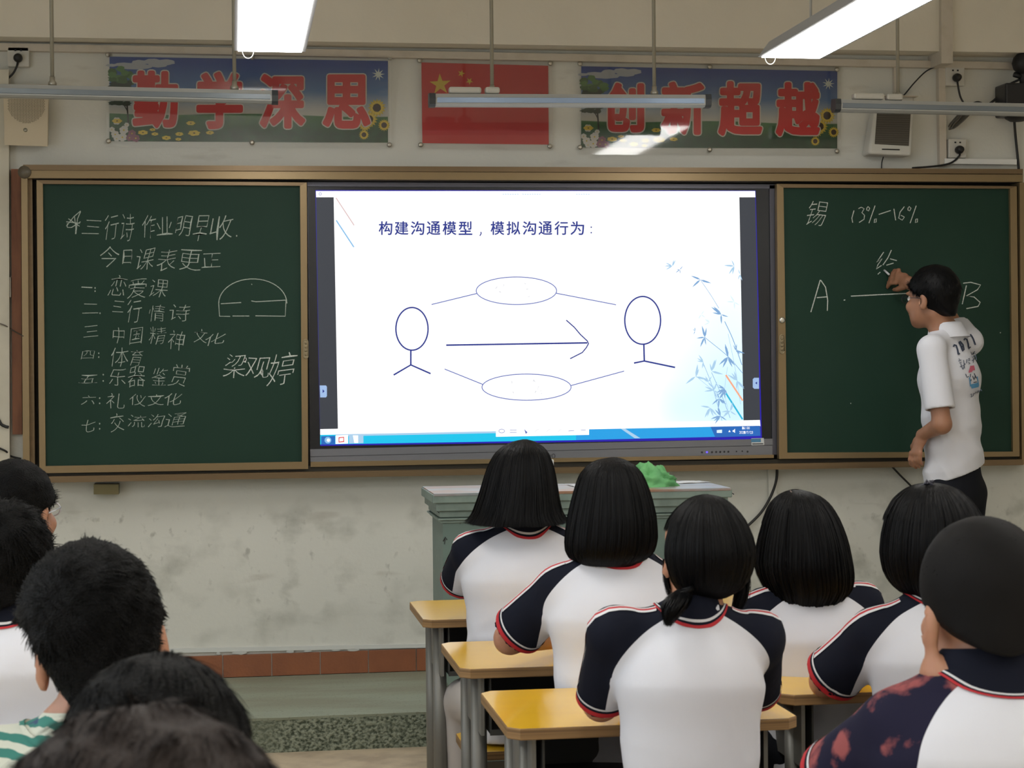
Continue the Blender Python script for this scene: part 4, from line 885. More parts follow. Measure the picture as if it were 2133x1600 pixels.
def split(V, Q, s):
    """cut a quad mesh along s=0 into two triangle meshes that share the border"""
    T = np.concatenate([Q[:, [0, 1, 2]], Q[:, [0, 2, 3]]]); V = list(V); g = s[T] >= 0; c = g.sum(1); pos = [t for t in T[c == 3]]; neg = [t for t in T[c == 0]]; ed = {}
    def mid(a, b):
        k = (min(a, b), max(a, b))
        if k not in ed: t = s[a]/(s[a]-s[b]); ed[k] = len(V); V.append(V[a]*(1-t)+V[b]*t)
        return ed[k]
    for t, gg in zip(T[(c > 0) & (c < 3)], g[(c > 0) & (c < 3)]):
        one = gg.sum() == 1; i = int(np.argmax(gg if one else ~gg)); a, b, c_ = int(t[i]), int(t[(i+1) % 3]), int(t[(i+2) % 3]); m1, m2 = mid(a, b), mid(a, c_)
        A1 = [(a, m1, m2)]; A2 = [(m1, b, c_), (m1, c_, m2)]
        (pos if one else neg).extend(A1); (neg if one else pos).extend(A2)
    V = np.array(V); out = []
    for F in (pos, neg):
        F = np.array([list(map(int, f)) for f in F]).reshape(-1, 3); u, inv = np.unique(F, return_inverse=True); out.append((V[u], inv.reshape(-1, 3)))
    return out
# ---------------------------------------------------------------- hair
m_hair = mat('black_hair', (.0025, .0025, .003), .5, spec=.13); m_hairb = mat('backlit_brown_hair', (.030, .022, .019), .6, spec=.2, bump=(320, .8)); m_hair2 = mat('soft_black_hair', (.0035, .0034, .0034), .6, spec=.12, bump=(320, .8))  # the brown one carries backlight and blur in its base colour
def ribbons(P0, w):
    """P0: (n, k, 3) strand points, N: (n, k, 3) side vectors"""
    pts, side = P0; n, k, _ = pts.shape; W_ = (w*np.concatenate([np.linspace(.7, 1, k//2), np.linspace(1, .15, k-k//2)]))[None, :, None]
    V = np.empty((n, k, 2, 3)); V[:, :, 0] = pts-side*W_; V[:, :, 1] = pts+side*W_
    base = (np.arange(n)*k*2)[:, None]+(np.arange(k-1)*2)[None]; F = np.stack([base, base+2, base+3, base+1], -1).reshape(-1, 4); return V.reshape(-1, 3), F
def strands_short(V, Nn, n, L, w, whorl, down, lift=.35, seed=0, Lfn=None, segs=5, droop=.5):
    r = np.random.default_rng(seed); i = r.integers(0, len(V), n); p = V[i]+r.normal(0, .0015, (n, 3)); nn = Nn[i]
    fl = p-whorl; fl -= nn*(fl*nn).sum(1)[:, None]; fl /= np.linalg.norm(fl, axis=1)[:, None]+1e-6
    ang = np.array([noise.noise(Vector(q)*14) for q in p[::1]])*.9; 
    side = np.cross(nn, fl); fl = fl*np.cos(ang)[:, None]+side*np.sin(ang)[:, None]+down*.35; fl -= nn*(fl*nn).sum(1)[:, None]; fl /= np.linalg.norm(fl, axis=1)[:, None]+1e-6
    Ls = L*r.uniform(.55, 1.15, n)
    if Lfn is not None: Ls = Ls*Lfn(p)
    pts = np.empty((n, segs, 3)); pts[:, 0] = p-nn*.004
    for k in range(1, segs):
        t = k/(segs-1); d = fl*(1-lift*(1-t))+nn*lift*(1-t)*r.uniform(.6, 1.3, n)[:, None]+down*droop*t*.5+r.normal(0, .10, (n, 3)); d /= np.linalg.norm(d, axis=1)[:, None]
        pts[:, k] = pts[:, k-1]+d*(Ls/(segs-1))[:, None]
    sd = np.cross(fl, nn)+nn*r.normal(0, .35, (n, 1)); sd /= np.linalg.norm(sd, axis=1)[:, None]
    return ribbons((pts, np.repeat(sd[:, None], segs, 1)), w)
def vnormals(V, Q):
    n = np.cross(V[Q[:, 2]]-V[Q[:, 0]], V[Q[:, 3]]-V[Q[:, 1]]); N_ = np.zeros_like(V)
    for k in range(4): np.add.at(N_, Q[:, k], n)
    return N_/(np.linalg.norm(N_, axis=1)[:, None]+1e-12)
def join(*ms):
    V = []; F = []; n = 0
    for v, f in ms:
        V.append(v); F.append(f+n); n += len(v)
    return np.concatenate(V), np.concatenate(F)
def long_hair(rows, y, root, m=m_hair, n=5200, back=.0, depth=1.27, fwd=-.010, open_=1.9, ybrow=None, end=.035, seed=1, clump=.008, w=.0010, ragged=.02, flick=0.):
    """rows: (py, xl, xr) silhouette in the photo read at depth y"""
    R = []
    for py, xl, xr in rows:
        a, b_ = P(xl, py, y), P(xr, py, y); R.append(((a[2]+b_[2])/2, (a[0]+b_[0])/2, abs(b_[0]-a[0])/2))
    R = np.array(R); z, cx, rx = R.T; rmax = rx.max(); K = 60
    s = np.concatenate([[0], np.cumsum(np.hypot(np.diff(z), np.diff(rx)))]); s /= s[-1]; tt = np.linspace(0, 1, K)
    # monotone smooth resample
    z_, cx_, rx_ = (np.interp(tt, s, q) for q in (z, cx, rx))
    for _ in range(3): 
        for q in (z_, cx_, rx_): q[1:-1] = (q[:-2]+2*q[1:-1]+q[2:])/4
    ry_ = np.minimum(rx_*depth, rmax*depth); cy_ = y+fwd+np.zeros(K)
    ry_ = ry_*(1-.10*np.clip((tt-.6)/.4, 0, 1)); zb = z.max()-.085 if ybrow is None else P(1066, ybrow, y)[2]
    def S(th, t, off=0.):
        f = lambda q: np.interp(t, tt, q)
        lock = 1+clump*(.6*np.sin(th*11+seed+2*np.sin(th*3+seed))+.5*np.sin(th*29+seed*2+t*4+2*np.sin(th*5))+.35*np.sin(th*67+t*9))*t+off
        return np.stack([f(cx_)+f(rx_)*np.sin(th)*lock, f(cy_)-f(ry_)*np.cos(th)*lock, f(z_)], -1)
    # base shell: back and sides all the way, the face side only above the brow
    na = 72; th = np.linspace(-math.pi, math.pi, na, endpoint=False); V = S(*np.meshgrid(th, tt, indexing='ij'), -.02).reshape(-1, 3); F = []
    for i in range(na):
        for j in range(K-1):
            a = abs(th[i]+math.pi/na); a = min(a, 2*math.pi-a)
            if a > open_ and z_[j+1] < zb: continue
            i2 = (i+1) % na; F.append((i*K+j, i*K+j+1, i2*K+j+1, i2*K+j))
    base = (V, np.array(F))
    r = np.random.default_rng(seed); k = 16; th = r.uniform(-math.pi, math.pi, n); t0 = r.uniform(0, .25, n)*(r.random(n) < .4); t1 = 1-r.random(n)**2*ragged*2+r.normal(0, ragged*.3, n)
    tb = np.interp(-zb, -z_, tt); op = np.abs(th) > open_; t1 = np.where(op, tb*r.uniform(.9, 1.05, n), t1)
    T = t0[:, None]+(t1-t0)[:, None]*np.linspace(0, 1, k)[None]; dth = r.normal(0, .03, n)[:, None]*np.linspace(0, 1, k)[None]**2
    off = (r.uniform(-.012, .02, n)[:, None]*np.ones(k)[None]+flick*r.random(n)[:, None]*np.clip((T-.85)/.15, 0, 1)**2)
    TH = th[:, None]+dth; pts = S(TH, np.clip(T, 0, 1), off); ov = np.clip(T-1, 0, None)[..., None]; pts = pts+ov*A(0, 0, -.25)
    sd = np.stack([np.cos(TH), np.sin(TH), 0*TH], -1)+np.stack([np.sin(TH), -np.cos(TH), 0*TH], -1)*r.normal(0, .45, (n, 1, 1)).repeat(k, 1)[..., 0, None]; sd /= np.linalg.norm(sd, axis=2)[..., None]
    return mk('hair', *join(base, ribbons((pts, sd), w)), m, root, True)
# ---------------------------------------------------------------- people
m_skin = mat('skin', (.47, .235, .14), .5, noise_=(30, (.43, .20, .12), .35, .7), bump=(160, .05)); m_skin2 = mat('tanned_skin', (.34, .165, .095), .5, noise_=(30, (.30, .14, .08), .35, .7))
for m in (m_skin, m_skin2):
    b = m.node_tree.nodes['Principled BSDF']; b.inputs['Subsurface Weight'].default_value = .12; b.inputs['Subsurface Radius'].default_value = (.6, .2, .1); b.inputs['Subsurface Scale'].default_value = .01
m_shirt = mat('white_polo', (.67, .68, .735), .8, noise_=(3, (.63, .64, .695), .4, .7), bump=(9, .35, (1, 1, .5))); m_navy = mat('navy_cloth', (.007, .0085, .017), .85, spec=.15, bump=(10, .4, (1, 1, .4)), noise_=(3, (.009, .011, .022), .4, .7))
m_red = mat('red_piping', (.45, .012, .02), .7); m_wstr = mat('white_piping', (.66, .66, .68), .7); m_trous = mat('black_trousers', (.009, .010, .014), .85, spec=.15, bump=(7, .4)); m_shoe = mat('white_trainers', (.5, .5, .5), .5)
m_eyew = mat('eye_white', (.7, .68, .65), .2); m_iris = mat('dark_iris', (.02, .012, .008), .1)
def rotm(yaw, pitch=0, roll=0):
    return np.array(Matrix.Rotation(yaw, 3, 'Z') @ Matrix.Rotation(roll, 3, 'Y') @ Matrix.Rotation(pitch, 3, 'X'))
def hand(sd, Wr, d, n, side, s=1., curl=.5, thumb=.6, pinch=False, ts=.75):
    d, n, side = nrm(d), nrm(n), nrm(side); k = .007*s
    sd.cone(Wr, Wr+d*.03*s, .023*s, .026*s, .012, side, .018*s, .015*s); sd.cone(Wr+d*.03*s, Wr+d*.078*s, .034*s, .036*s, .01, side, .015*s, .012*s)
    for i, (o, L) in enumerate(((.030, .066), (.0105, .074), (-.0095, .069), (-.028, .054))):
        p = Wr+d*.078*s+side*o*s; a = 0; L *= s; c = curl*(1.25 if pinch and i > 0 else 1)
        for f, r0, r1 in ((.45, .0092, .0086), (.31, .0086, .0080), (.24, .0080, .0068)):
            a += c*(1.0 if f < .45 else .7); q = p+(d*math.cos(a)-n*math.sin(a))*L*f; sd.cone(p, q, r0*s, r1*s, k*.8); p = q
    p = Wr+d*.022*s+side*.026*s-n*.004*s; v1 = nrm(side*ts+d*.75-n*.35); q = p+v1*.042*s; sd.cone(p, q, .0125*s, .0105*s, .012*s); v2 = nrm(side*(.25-thumb*.5)+d-n*(.3+thumb*.6)); q2 = q+v2*.030*s; sd.cone(q, q2, .0105*s, .008*s, .005)
def head(sd, H, R, s):
    """H: point between the ears; R columns: right, forward, up"""
    g = lambda x, y, z: H+R@(A(x, y, z)*s)
    sd.ell(g(0, -.012, .045), A(.076, .094, .078)*s, .02, R); sd.ell(g(0, .03, -.02), A(.063, .062, .075)*s, .02, R); sd.ell(g(0, .045, -.065), A(.045, .042, .035)*s, .025, R); sd.ell(g(0, .066, -.088), A(.02, .018, .016)*s, .02, R)
    for e in (-1, 1):
        sd.ell(g(e*.031, .094, .012), A(.016, .012, .011)*s, .01, R, True); sd.ell(g(e*.036, .072, -.02), A(.022, .02, .02)*s, .02, R)
        Re = R@rotm(-e*.35); sd.ell(g(e*.079, -.012, -.004), A(.009, .019, .033)*s, .006, Re); sd.ell(g(e*.086, -.004, .0), A(.006, .009, .016)*s, .004, Re, True)
    sd.cone(g(0, .09, .018), g(0, .106, -.022), .007*s, .012*s, .012); sd.ell(g(-.011, .096, -.026), A(.007, .008, .006)*s, .006, R); sd.ell(g(.011, .096, -.026), A(.007, .008, .006)*s, .006, R)
    sd.ell(g(0, .091, -.049), A(.022, .009, .0045)*s, .005, R); sd.ell(g(0, .089, -.058), A(.018, .009, .0055)*s, .005, R); sd.ell(g(0, .086, .034), A(.05, .014, .008)*s, .018, R)
def band(name, bvh, rings, mats, root, closed=True):
    """rings: list of point rings; strips between consecutive rings get mats in turn"""
    n = len(rings[0]); b = B(); 
    for k in range(len(rings)-1):
        f = [(j, (j+1) % n, n+(j+1) % n, n+j) for j in range(n if closed else n-1)]; b.add(list(rings[k])+list(rings[k+1]), f, k)
    return b.out(name, mats, root, True)
PEOPLE = {}
def person(label, H, s, yaw, N, SL, SR, EL, ER, WL, WR, hair, pelvis, *, pitch=0., roll=0., cw=1., shirt='raglan', hem=None, standing=None, body_yaw=None, skin=None, ear_s=1., h=.0075, stool_=None, waist=None, cuff=.8, cols=None, hands=None, slw=.062, chest=.150, neck_r=.050, trims=True, shirt_len=None, collar=True, tr=None, seam=1.22, stripes=True):
    H, N, SL, SR, EL, ER, WL, WR, Pv = map(lambda q: A(*q), (H, N, SL, SR, EL, ER, WL, WR, pelvis)); skin = skin or m_skin
    lat = nrm((SR-SL)*A(1, 1, 0)); fwd = A(-lat[1], lat[0], 0); R = rotm(yaw, pitch, roll); up = A(0, 0, 1)
    zg = 0. if standing is None else standing
    root = empty('person', (Pv[0], Pv[1], zg), label, 'person'); Sm = (SL+SR)/2
    # --- skin
    sk_ = SDF(); head(sk_, H, R, s); g = lambda x, y, z: H+R@(A(x, y, z)*s)
    sk_.cone(g(0, -.012, -.045), N+A(0, 0, -.01), neck_r*s, (neck_r+.004)*s, .014)
    Wa = A(*waist) if waist is not None else N*.42+Pv*.58; Ch = N*.72+Pv*.28-up*.01
    c_ = chest*s
    sk_.cone(N-up*.03, Ch, c_*.62, c_*.95, .04, lat, .055*s, .085*s); sk_.cone(Ch, Wa, c_*.95, c_*.80, .04, lat, .09*s, .075*s); sk_.cone(Wa, Pv, c_*.80, c_*.98, .04, lat, .078*s, .095*s)
    for e, S_, E_, W_ in ((-1, SL, EL, WL), (1, SR, ER, WR)):
        sk_.cone(N-up*.03+lat*e*.03, S_, .026*s, .041*s, .02); sk_.cone(S_, E_, .043*s, .036*s, .02); sk_.cone(E_, W_, .037*s, .024*s, .015)
    hd = hands or {}
    for e, E_, W_ in ((-1, EL, WL), (1, ER, WR)):
        q = hd.get(e, dict()); d = q.get('d', nrm(W_-E_)); hand(sk_, W_, d, q.get('n', up), q.get('side', np.cross(nrm(d), up)*e*-1), s*.98, q.get('curl', .35), q.get('thumb', .4), q.get('pinch', False), q.get('ts', .75))
    tro = SDF()
    if standing is None:
        for e in (-1, 1):
            hp = Pv+lat*e*.085*s; kn = hp+fwd*.40*s+lat*e*.03; kn[2] = ZS+.035; an = kn+fwd*.03; an[2] = .085
            sk_.cone(hp, kn, .072*s, .050*s, .03); sk_.cone(kn, an, .048*s, .032*s, .02); sk_.cone(an, an+fwd*.13-up*.045, .033, .028, .02)
            tro.cone(hp, kn, .086*s, .066*s, .03); tro.cone(kn, an+up*.03, .064*s, .052*s, .02)
            sh = SDF(); sh.cone(an-up*.045-fwd*.05, an+fwd*.14-up*.052, .042, .036, .02, lat, .040, .030); sh.cone(an-up*.045-fwd*.03, an+up*.0, .042, .038, .02); sh.grid(.008); sh.cutplane(A(0, 0, .004), A(0, 0, -1)); mk('shoe', *sh.mesh(), m_shoe, root, True)
        tro.cone(Pv-up*.01, Pv+up*.08, c_*1.0, c_*.86, .03, lat, .10*s, .085*s)
    else:
        for e in (-1, 1):
            hp = Pv+lat*e*.075*s-up*.03; kn = hp*.5+A(hp[0], hp[1], zg)*.5+fwd*.02; an = A(hp[0], hp[1], zg+.085)
            sk_.cone(hp, kn, .070*s, .05*s, .03); sk_.cone(kn, an, .048*s, .032*s, .02); sk_.cone(an, an+fwd*.13-up*.045, .033, .028, .02)
            tro.cone(hp, kn, .092*s, .070*s, .03); tro.cone(kn, an+up*.01, .070*s, .060*s, .02)
            sh = SDF(); sh.cone(an-up*.045-fwd*.05, an+fwd*.14-up*.052, .042, .036, .02, lat, .040, .030); sh.cone(an-up*.045-fwd*.03, an+up*.0, .042, .038, .02); sh.grid(.008); sh.cutplane(A(0, 0, zg+.003), A(0, 0, -1)); mk('shoe', *sh.mesh(), m_shoe, root, True)
        tro.cone(Pv-up*.02, Pv+up*.12, c_*.98, c_*.84, .03, lat, .105*s, .09*s)
    sk_.grid(h)
    V, Q = sk_.mesh(); body = mk('body', V, Q, skin, root, True)
    for e in (-1, 1):   # eyes
        c = g(e*.031, .0785, .012); b = B(); n = 14; vs = []; fs = []; mi = []
        for i in range(9):
            for j in range(n):
                t = math.pi*i/8; a = 2*math.pi*j/n; vs.append(c+R@(A(math.sin(t)*math.cos(a), math.cos(t), math.sin(t)*math.sin(a))*.0115*s))
        for i in range(8):
            for j in range(n): b_ = (i*n+j, i*n+(j+1) % n, (i+1)*n+(j+1) % n, (i+1)*n+j); fs.append(b_); mi.append(1 if i < 2 else 0)
        mk('eye', vs, fs, [m_eyew, m_iris], body, True, mi)
    tro.grid(.011); V, Q = tro.mesh(); mk('trousers', V, Q, tr or m_trous, root, True)
    # --- shirt
    to = SDF(); to.cone(N-up*.035*s, Ch, c_*.62, c_*1.02, .04, lat, .062*s, .105*s); to.cone(Ch, Wa, c_*1.02, c_*.93, .05, lat, .108*s, .098*s); to.cone(Wa, Pv-up*(shirt_len or .02), c_*.93, c_*1.12, .05, lat, .098*s, .125*s)
    nk0 = nrm(g(0, -.012, -.05)-N); to.cone(N+nk0*.05, N-up*.012, (neck_r+.004)*s, (neck_r+.012)*s, .03)
    ar = SDF(); cz = {}
    for e, S_, E_ in ((-1, SL, EL), (1, SR, ER)):
        ar.cone(N-up*.028*s+lat*e*.035*s, S_+up*.002, .036*s, .050*s, .035); k_ = cuff[e] if isinstance(cuff, dict) else cuff; Cf = S_+(E_-S_)*k_; ar.cone(S_, Cf+nrm(E_-S_)*.02, .056*s, slw*s, .025); cz[e] = (S_, Cf, nrm(E_-S_))
    sh = SDF(); sh.p = to.p+ar.p; sh.grid(h*.92); to.lattice = ar.lattice = (sh.lo, sh.h, sh.n); to.grid(h); ar.grid(h)
    zh = (hem if hem is not None else Pv[2]-.02)
    for e, (S_, Cf, ax_) in cz.items():
        X, Y, Z = np.meshgrid(*[a.astype(np.float32) for a in sh.ax], indexing='ij', sparse=True); pl_ = (X-Cf[0])*ax_[0]+(Y-Cf[1])*ax_[1]+(Z-Cf[2])*ax_[2]
        rad = np.sqrt(np.maximum((X-Cf[0])**2+(Y-Cf[1])**2+(Z-Cf[2])**2-pl_**2, 0)); near = rad < slw*s*1.7
        ar.D = np.where(near, np.maximum(ar.D, pl_), ar.D)
        cav = np.maximum(rad-(slw*s-.014), -(pl_+.03)); ar.D = np.maximum(ar.D, np.where(near, -cav, -1)).astype(np.float32)
    kk = .03; t = np.clip(.5+.5*(to.D-ar.D)/kk, 0, 1); sh.D = (to.D*(1-t)+ar.D*t-kk*t*(1-t)).astype(np.float32)
    nk0 = nrm((g(0, -.012, -.05)-N)*A(.35, .35, 1)); o0 = N+nk0*.022; sh.cutfn(lambda X, Y, Z: np.where((X-N[0])**2+(Y-N[1])**2 < (.098*s)**2, (X-o0[0])*nk0[0]+(Y-o0[1])*nk0[1]+(Z-o0[2])*nk0[2], -1.))   # neck opening
    rr = random.Random(len(label)); fold = [(A(rr.uniform(-1.2, 1.2), rr.uniform(-1, 1), rr.uniform(-.6, 1.6)), rr.uniform(0, 6), rr.uniform(18, 46)) for _ in range(7)]
    X, Y, Z = np.meshgrid(*[a.astype(np.float32) for a in sh.ax], indexing='ij', sparse=True)
    low_ = np.clip((Ch[2]-Z)/(.25*s), 0.15, 1)
    wv = sum(np.abs(np.sin((X*d[0]+Y*d[1]+Z*d[2])*f*.85+ph+2.2*np.sin(X*8+Z*6+ph))) for d, ph, f in fold)/7-.6; sh.D = (sh.D+np.where(np.abs(sh.D) < .05, .020*wv*low_*(1.3 if standing is not None else 1), 0)).astype(np.float32)
    if np.isscalar(zh): sh.cutplane(A(0, 0, zh), A(0, 0, -1))
    else: sh.cutplane(zh[0], zh[1])
    V, Q = sh.mesh(); bvh = BVHTree.FromPolygons([Vector(v) for v in V], Q.tolist())
    tocol, arcol = (m_shirt, m_navy) if shirt == 'raglan' else cols[:2]
    if shirt == 'plain': sho = mk('shirt', V, Q, tocol, root, True)
    else:
        u = np.abs((V-N)@lat); v = V[:, 2]; vt = N[2]; va = N[2]-.135*s
        tt = np.clip((vt-v)/(vt-va), 0, 1); gw = (.050+(seam*chest-.050)*(1-(1-tt)**2.2))*s; s1 = u-gw; sa = to.at(V)-ar.at(V)+.45*np.clip((v-va)/.1, 0, 1)
        (vp, fp), (vn, fn) = split(V, Q, np.minimum(s1, sa))
        sho = mk('shirt', vn, fn, tocol, root, True); slo = {}; x = (vp-N)@lat
        for e in (-1, 1):
            k_ = np.sign(x[fp].mean(1)) == e; ff = fp[k_]
            if len(ff) == 0: continue
            uq, inv = np.unique(ff, return_inverse=True); slo[e] = mk('sleeve', vp[uq], inv.reshape(-1, 3), arcol, root, True, label='navy sleeve' if shirt == 'raglan' else None)
    def hit(o, d, L=.3, off=.0015):
        r = bvh.ray_cast(Vector(o+d*L), Vector(-d), L+.02)
        return None if r[0] is None else A(*r[0])+d*off
    for e, (S_, Cf, ax_) in cz.items():
        u_ = nrm(np.cross(ax_, fwd)); w_ = np.cross(ax_, u_); n = 40
        if trims:
            rings = []
            for back, in_ in ((.028, 0), (.0235, 0), (.0175, 0), (.015, 0), (.007, 0)):
                ring = []
                for j in range(n):
                    a = 2*math.pi*j/n; d = u_*math.cos(a)+w_*math.sin(a); q = hit(Cf-ax_*back, d, .11, .002); ring.append(q if q is not None and np.linalg.norm(q-(Cf-ax_*back)) < slw*s*1.6 else Cf-ax_*back+d*(slw*s+.002))
                rings.append(ring)
            band('cuff_trim', bvh, rings, [m_wstr, m_navy, m_red, m_red], slo[e])
            # stripes that run from the collar over the shoulder to the cuff
            path = [N-up*.03*s+lat*e*.06*s, (N-up*.03*s+lat*e*.03*s)*.4+S_*.6, S_, S_*.75+Cf*.25, S_*.5+Cf*.5, S_*.25+Cf*.75, Cf-ax_*.03]; path = curve_pts(path, 6); L_ = [[], [], [], []]
            for i, p in enumerate(path):
                t = nrm(path[min(i+1, len(path)-1)]-path[max(i-1, 0)]); o0 = nrm(lat*e+up*1.1-fwd*.25); o0 = nrm(o0-t*(o0@t)); sd_ = np.cross(t, o0)*e
                for k, a in enumerate((-.20, -.06, .07, .15)):
                    d = o0*math.cos(a)+sd_*math.sin(a)*-1; q = hit(p, d, .16, .002); L_[k].append(q if q is not None else p+d*.06*s)
            if not stripes: continue
            b = B(); n2 = len(path)
            for k in range(3): b.add(L_[k]+L_[k+1], [(j, j+1, n2+j+1, n2+j) for j in range(n2-1)], k)
            b.out('shoulder_stripe', [m_wstr, m_red, m_wstr], slo[e], True)
    if collar:
        cc = m_navy if shirt == 'raglan' else (cols[2] if cols and len(cols) > 2 else m_shirt); rings = []; n = 56; nr = neck_r*cw
        for ra, hgt in (((.0355, None), (.0330, None), (.0312, None), (.0292, None), (.0235, .004)) if standing is None else ((.036, -.030), (.034, -.026), (.032, -.020), (.030, -.014), (.020, .010)))+( (.014, .026), (.009, .032), (.005, .027), (.004, -.01)):
            ring = []
            for j in range(n):
                a = 2*math.pi*j/n; dn = lat*math.cos(a)+fwd*math.sin(a)*.93; p = N+dn*(nr+ra)*s
                if hgt is None:
                    r = bvh.ray_cast(Vector(p+up*.12), Vector(-up), .2); z = r[0].z if r[0] is not None and abs(r[0].z-N[2]) < .09 else N[2]-.03; p = A(p[0], p[1], z+.0035)
                else: p = p+nk0*hgt*s-up*.02*s*max(0, math.sin(a))+up*.008*s*max(0, -math.sin(a))
                ring.append(p)
            rings.append(ring)
        band('collar', bvh, rings, [m_red if trims else cc, cc, m_wstr if trims else cc, cc, cc, cc, cc, cc], sho)
    for hs in hair: hs(root, H, R, s, g)
    PEOPLE[label] = (root, bvh)
    if stool_: stool(Pv[0], Pv[1]-.01, stool_)
    return sho, bvh
def cap(rx, rz, off=(0, -.008, .035), ry=None, nape=(.062, .05, .07), nz=-.045, n=9000, L=.03, w=.0009, mm=None, lift=.35, seed=0, wh=(.012, -.07, .10), front=.0, h=.006, side=-.012, droop=.5, noise_a=.004, bot=-.062):
    """short hair: a volume over the skull with a face opening, covered in strands"""
    def f(root, H, R, s, g):
        bot_ = bot; m = mm or m_hair; sd = SDF(); ry_ = ry or rx*1.14; c = g(*off); sd.ell(c, A(rx, ry_, rz), .02, R)
        sd.ell(g(0, -.055, nz), A(*nape)*s, .03, R); sd.grid(h)
        def cut(X, Y, Z):
            x, y, z = X-H[0], Y-H[1], Z-H[2]; l = [(x*R[0, i]+y*R[1, i]+z*R[2, i])/s for i in range(3)]
            face = l[1]-(side+np.clip((l[2]-.005)/.07, 0, 1)*(.10+front)); ear = np.minimum(.052-l[1], 9)*0-1
            bot = (bot_-bot_*np.minimum(np.abs(l[0])/.07, 1.3)**2*(l[1] < .03))-l[2]; return np.maximum(np.where(l[2] > .075, -1., face), bot)*s
        sd.cutfn(cut); X, Y, Z = np.meshgrid(*[a.astype(np.float32) for a in sd.ax], indexing='ij', sparse=True)
        wv = np.sin(X*95+seed)*np.sin(Y*80+1)*np.sin(Z*88+2)+np.sin(X*210)*np.sin(Y*190)*np.sin(Z*230)*.5; sd.D = (sd.D+noise_a*wv).astype(np.float32)
        V, Q = sd.mesh(); Nn = vnormals(V, Q); Lf = lambda p: np.clip(((p-H)@R[:, 2]/s+.09)/.13, .22, 1)
        st = strands_short(V, Nn, n, L, w, g(*wh), -R[:, 2], lift, seed, Lf, 5, droop); mk('hair', *join((V, Q), st), m, root, True)
    return f
def S_(py_z, k): return k
# ================================================================ the pupils
def seat_z(): return ZS+.085
DZ = ZD+.035
def pelv(px, y): c = P(px, 1000, y); return (c[0], y, seat_z())
def onx(px, y, z): q = P(px, 1200, y); return A(q[0], y, z)
def lh(rows, y, **k): return lambda root, H, R, s, g: long_hair(rows, y, root, **k)
def parting(pts, y, w=1.6):
    def f(root, H, R, s, g):
        q = [P(a, b_, y) for a, b_ in pts]; n = len(q); b = B(); 
        b.tube(q, .0016, 6); b.out('parting', mat('scalp', (.16, .12, .10), .6), root, True)
    return f
# girl 1, front row, chin-length hair flaring out
y = -2.98
person('girl with flared black bob and raglan polo, front row nearest the podium', P(1092, 1020, y), .92, 0, P(1094, 1098, y-.02), P(985, 1150, y), P(1212, 1152, y), P(958, 1212, y+.14), P(1235, 1215, y+.14),
  onx(1040, y+.42, DZ), onx(1150, y+.42, DZ), [lh([(915, 1088, 1096), (919, 1068, 1112), (930, 1046, 1129), (944, 1031, 1140), (965, 1019, 1148), (987, 1011, 1153), (1031, 998, 1160), (1053, 990, 1164), (1072, 983, 1169), (1088, 974, 1176)], y, open_=1.75, ybrow=985, flick=.10, seed=2, ragged=.012)],
  pelv(1092, y-.05), hem=.462, stool_='yellow stool under the flared-bob girl in the front row', chest=.158, cuff=.97, slw=.060, neck_r=.042, shirt_len=.09, tr=mat('pale_trousers', (.50, .47, .45), .8))
# girl 2
y = -3.76
person('girl with smooth rounded black bob leaning her left elbow on the desk, second row', P(1277, 1070, y), .92, 0, P(1284, 1152, y-.02), P(1172, 1225, y), P(1398, 1228, y), P(1062, 1330, y+.13), P(1425, 1330, y+.16),
  onx(1180, y+.36, DZ), onx(1340, y+.42, DZ), [lh([(952, 1272, 1282), (957, 1243, 1300), (968, 1224, 1318), (987, 1208, 1334), (1010, 1200, 1343), (1031, 1194, 1350), (1075, 1184, 1360), (1119, 1178, 1363), (1145, 1178, 1358), (1160, 1184, 1346), (1172, 1200, 1330)], y, open_=1.75, ybrow=1030, seed=4, ragged=.008), parting([(1276, 954), (1281, 962), (1284, 972)], y-.012)],
  pelv(1286, y-.05), hem=.50, stool_='yellow stool under the rounded-bob girl in the second row', chest=.145, cuff=.86, slw=.066, neck_r=.042)
# ponytailed girl
y = -4.44
def pony(root, H, R, s, g):
    def bundle(pts, rad, n, seed, w=.001):
        c = np.array(curve_pts(pts, 8)); k = len(c); r = np.random.default_rng(seed); a = r.uniform(0, 6.28, n); q = np.sqrt(r.random(n)); rr = np.interp(np.linspace(0, 1, k), np.linspace(0, 1, len(rad)), rad)
        off = np.stack([np.cos(a)*q, np.sin(a)*q*.7, 0*a], -1); wob = r.normal(0, .0012, (n, k, 3)).cumsum(1)*.4
        pp = c[None]+off[:, None]*rr[None, :, None]+wob; sd = np.stack([np.cos(a+1.57), np.sin(a+1.57), 0*a], -1)[:, None].repeat(k, 1); return ribbons((pp, sd), w)
    V, F = join(bundle([P(1425, 1228, y-.07), P(1412, 1250, y-.10), P(1400, 1275, y-.11), P(1391, 1300, y-.105)], [.012, .024, .025, .016, .004], 900, 1))
    mk('ponytail', V, F, m_hair, root, True)
    V, F = bundle([P(1545, 1170, y-.01), P(1548, 1210, y), P(1542, 1250, y), P(1528, 1285, y-.005)], [.010, .014, .012, .003], 500, 3); mk('loose_lock', V, F, m_hair, root, True)
    V, F = bundle([P(1388, 1165, y+.02), P(1389, 1205, y+.02), P(1394, 1240, y+.01)], [.007, .005, .001], 160, 4, .0007); mk('loose_lock', V, F, m_hair, root, True)
    c = P(1424, 1232, y-.075); B().tube([c+A(.016*math.cos(a), .010*math.sin(a), .006*math.cos(a)) for a in np.linspace(0, 2*math.pi, 16)], .004, 8).out('hair_tie', m_hair, root, True)
